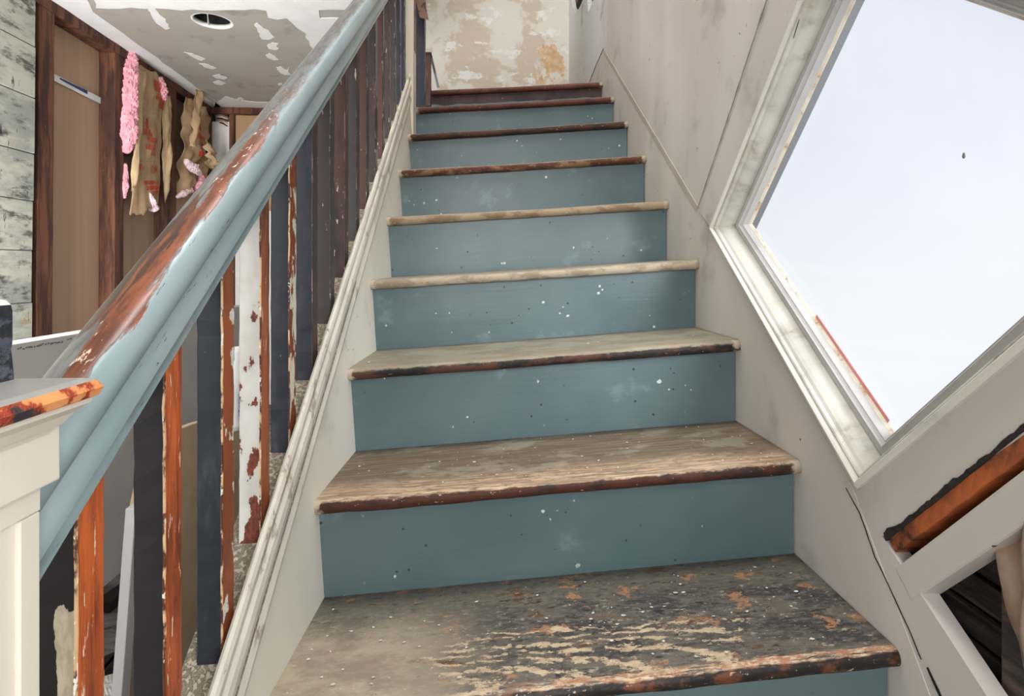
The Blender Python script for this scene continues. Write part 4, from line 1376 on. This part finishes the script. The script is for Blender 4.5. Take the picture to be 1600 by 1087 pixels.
def square_stack(name, ring, cx, cy, mats, parent, fm=None):
    V, Fc, FM = [], [], []
    for (h, z) in ring:
        V += [(cx - h, cy - h, z), (cx + h, cy - h, z), (cx + h, cy + h, z), (cx - h, cy + h, z)]
    for k in range(len(ring) - 1):
        for j in range(4):
            Fc.append((4 * k + j, 4 * k + (j + 1) % 4, 4 * k + 4 + (j + 1) % 4, 4 * k + 4 + j)); FM.append(fm(k) if fm else 0)
    Fc.append((3, 2, 1, 0)); FM.append(0)
    n = 4 * (len(ring) - 1)
    Fc.append((n, n + 1, n + 2, n + 3)); FM.append(fm(len(ring) - 1) if fm else 0)
    return mesh_obj(name, V, Fc, mats, parent, fmat=FM)


ccx, ccy = -.336, yc - .061
hcap = .0845
pcap = at_x(163, 600, ccx + hcap)
ccy2 = pcap.y - hcap
zt = at_x(163, 586, ccx + hcap).z; zb = at_x(163, 617, ccx + hcap).z
zc0 = at_x(95, 668, -.276).z
square_stack('cap_cove', [(.062, zc0), (.063, zc0 + .002), (.064, zc0 + .004), (.066, zb - .016), (.071, zb - .009), (.077, zb - .004), (.078, zb)], ccx, ccy2 + .006, NEWEL, nw)
square_stack('newel_cap', [(hcap - .007, zb - .001), (hcap - .002, zb + .001), (hcap, zb + .006), (hcap - .0003, zt - .007), (hcap - .003, zt - .002), (hcap - .008, zt)], ccx, ccy2, [NEWELCAP, CAPTOP], nw,
             fm=lambda k: 1 if k >= 4 else 0)
pf = at_x(21, 500, -.300)
zf0 = zt - .002; zf1 = at_x(21, 466, -.300).z
fin = square_stack('newel_finial', [(.0362, zf0), (.0362, zf0 + .004), (.0355, zf0 + (zf1 - zf0) * .33), (.0352, zf0 + (zf1 - zf0) * .40), (.0357, zf0 + (zf1 - zf0) * .47), (.0357, zf1 - .008), (.0352, zf1 - .004), (.0335, zf1 - .001), (.030, zf1)],
                   -.336, pf.y - .036, [CHARRED, CHIPWHITE], nw, fm=lambda k: 1 if k >= 6 else 0)
tag(fin, 'chipped dark blue block on the newel cap')

# upper end: white newel with recessed panel, dark post, landing post and bars
un = box('upper_newel', -.390, -.296, 2.36, 2.46, .55, 2.0, NEWEL, ban, bevel=.002)
tag(un, 'white upper newel post')
pz = at_x(652, 100, -.296)
box('recessed_panel', -.300, -.2945, 2.385, 2.44, .92, 1.6, BROWNTRIM, un, bevel=.001)
up_ = box('landing_post', -.345, -.270, 2.56, 2.62, .62, 1.32, [NAVYP, BLUEGR], ban, bevel=.003, cuts=16, jag=.002, fm=lambda n: 1 if n.x > .5 else 0)
tag(up_, 'dark navy landing post with scuffed edge')
tb0 = at_y(646, 0, 2.50); tb1 = at_y(667, 33, 2.50)
hexa('slanted_board', [at_y(656, 28, 2.50), at_y(670, 31, 2.50), at_y(670, 31, 2.55), at_y(656, 28, 2.55), at_y(640, -40, 2.50), at_y(655, -40, 2.50), at_y(655, -40, 2.55), at_y(640, -40, 2.55)], BROWNTRIM, ban, bevel=.002)
a_, b_ = at_y(663, 165, 2.70), at_y(673, 82, 2.70)
lp = box('short_post', a_.x, b_.x, 2.70, 2.735, a_.z, b_.z, REDBR, ban, bevel=.003)
tag(lp, 'short dark post beside the top step')
box('post_head', a_.x - .003, b_.x + .004, 2.697, 2.738, b_.z - .012, b_.z + .002, BLACKP, lp, bevel=.003)
hexa('brace_bar', [at_y(683, 137, 2.86), at_y(687, 137, 2.86), at_y(687, 137, 2.875), at_y(683, 137, 2.875), at_y(671, 86, 2.86), at_y(675, 86, 2.86), at_y(675, 86, 2.875), at_y(671, 86, 2.875)], BLUEGR, lp, bevel=.001)
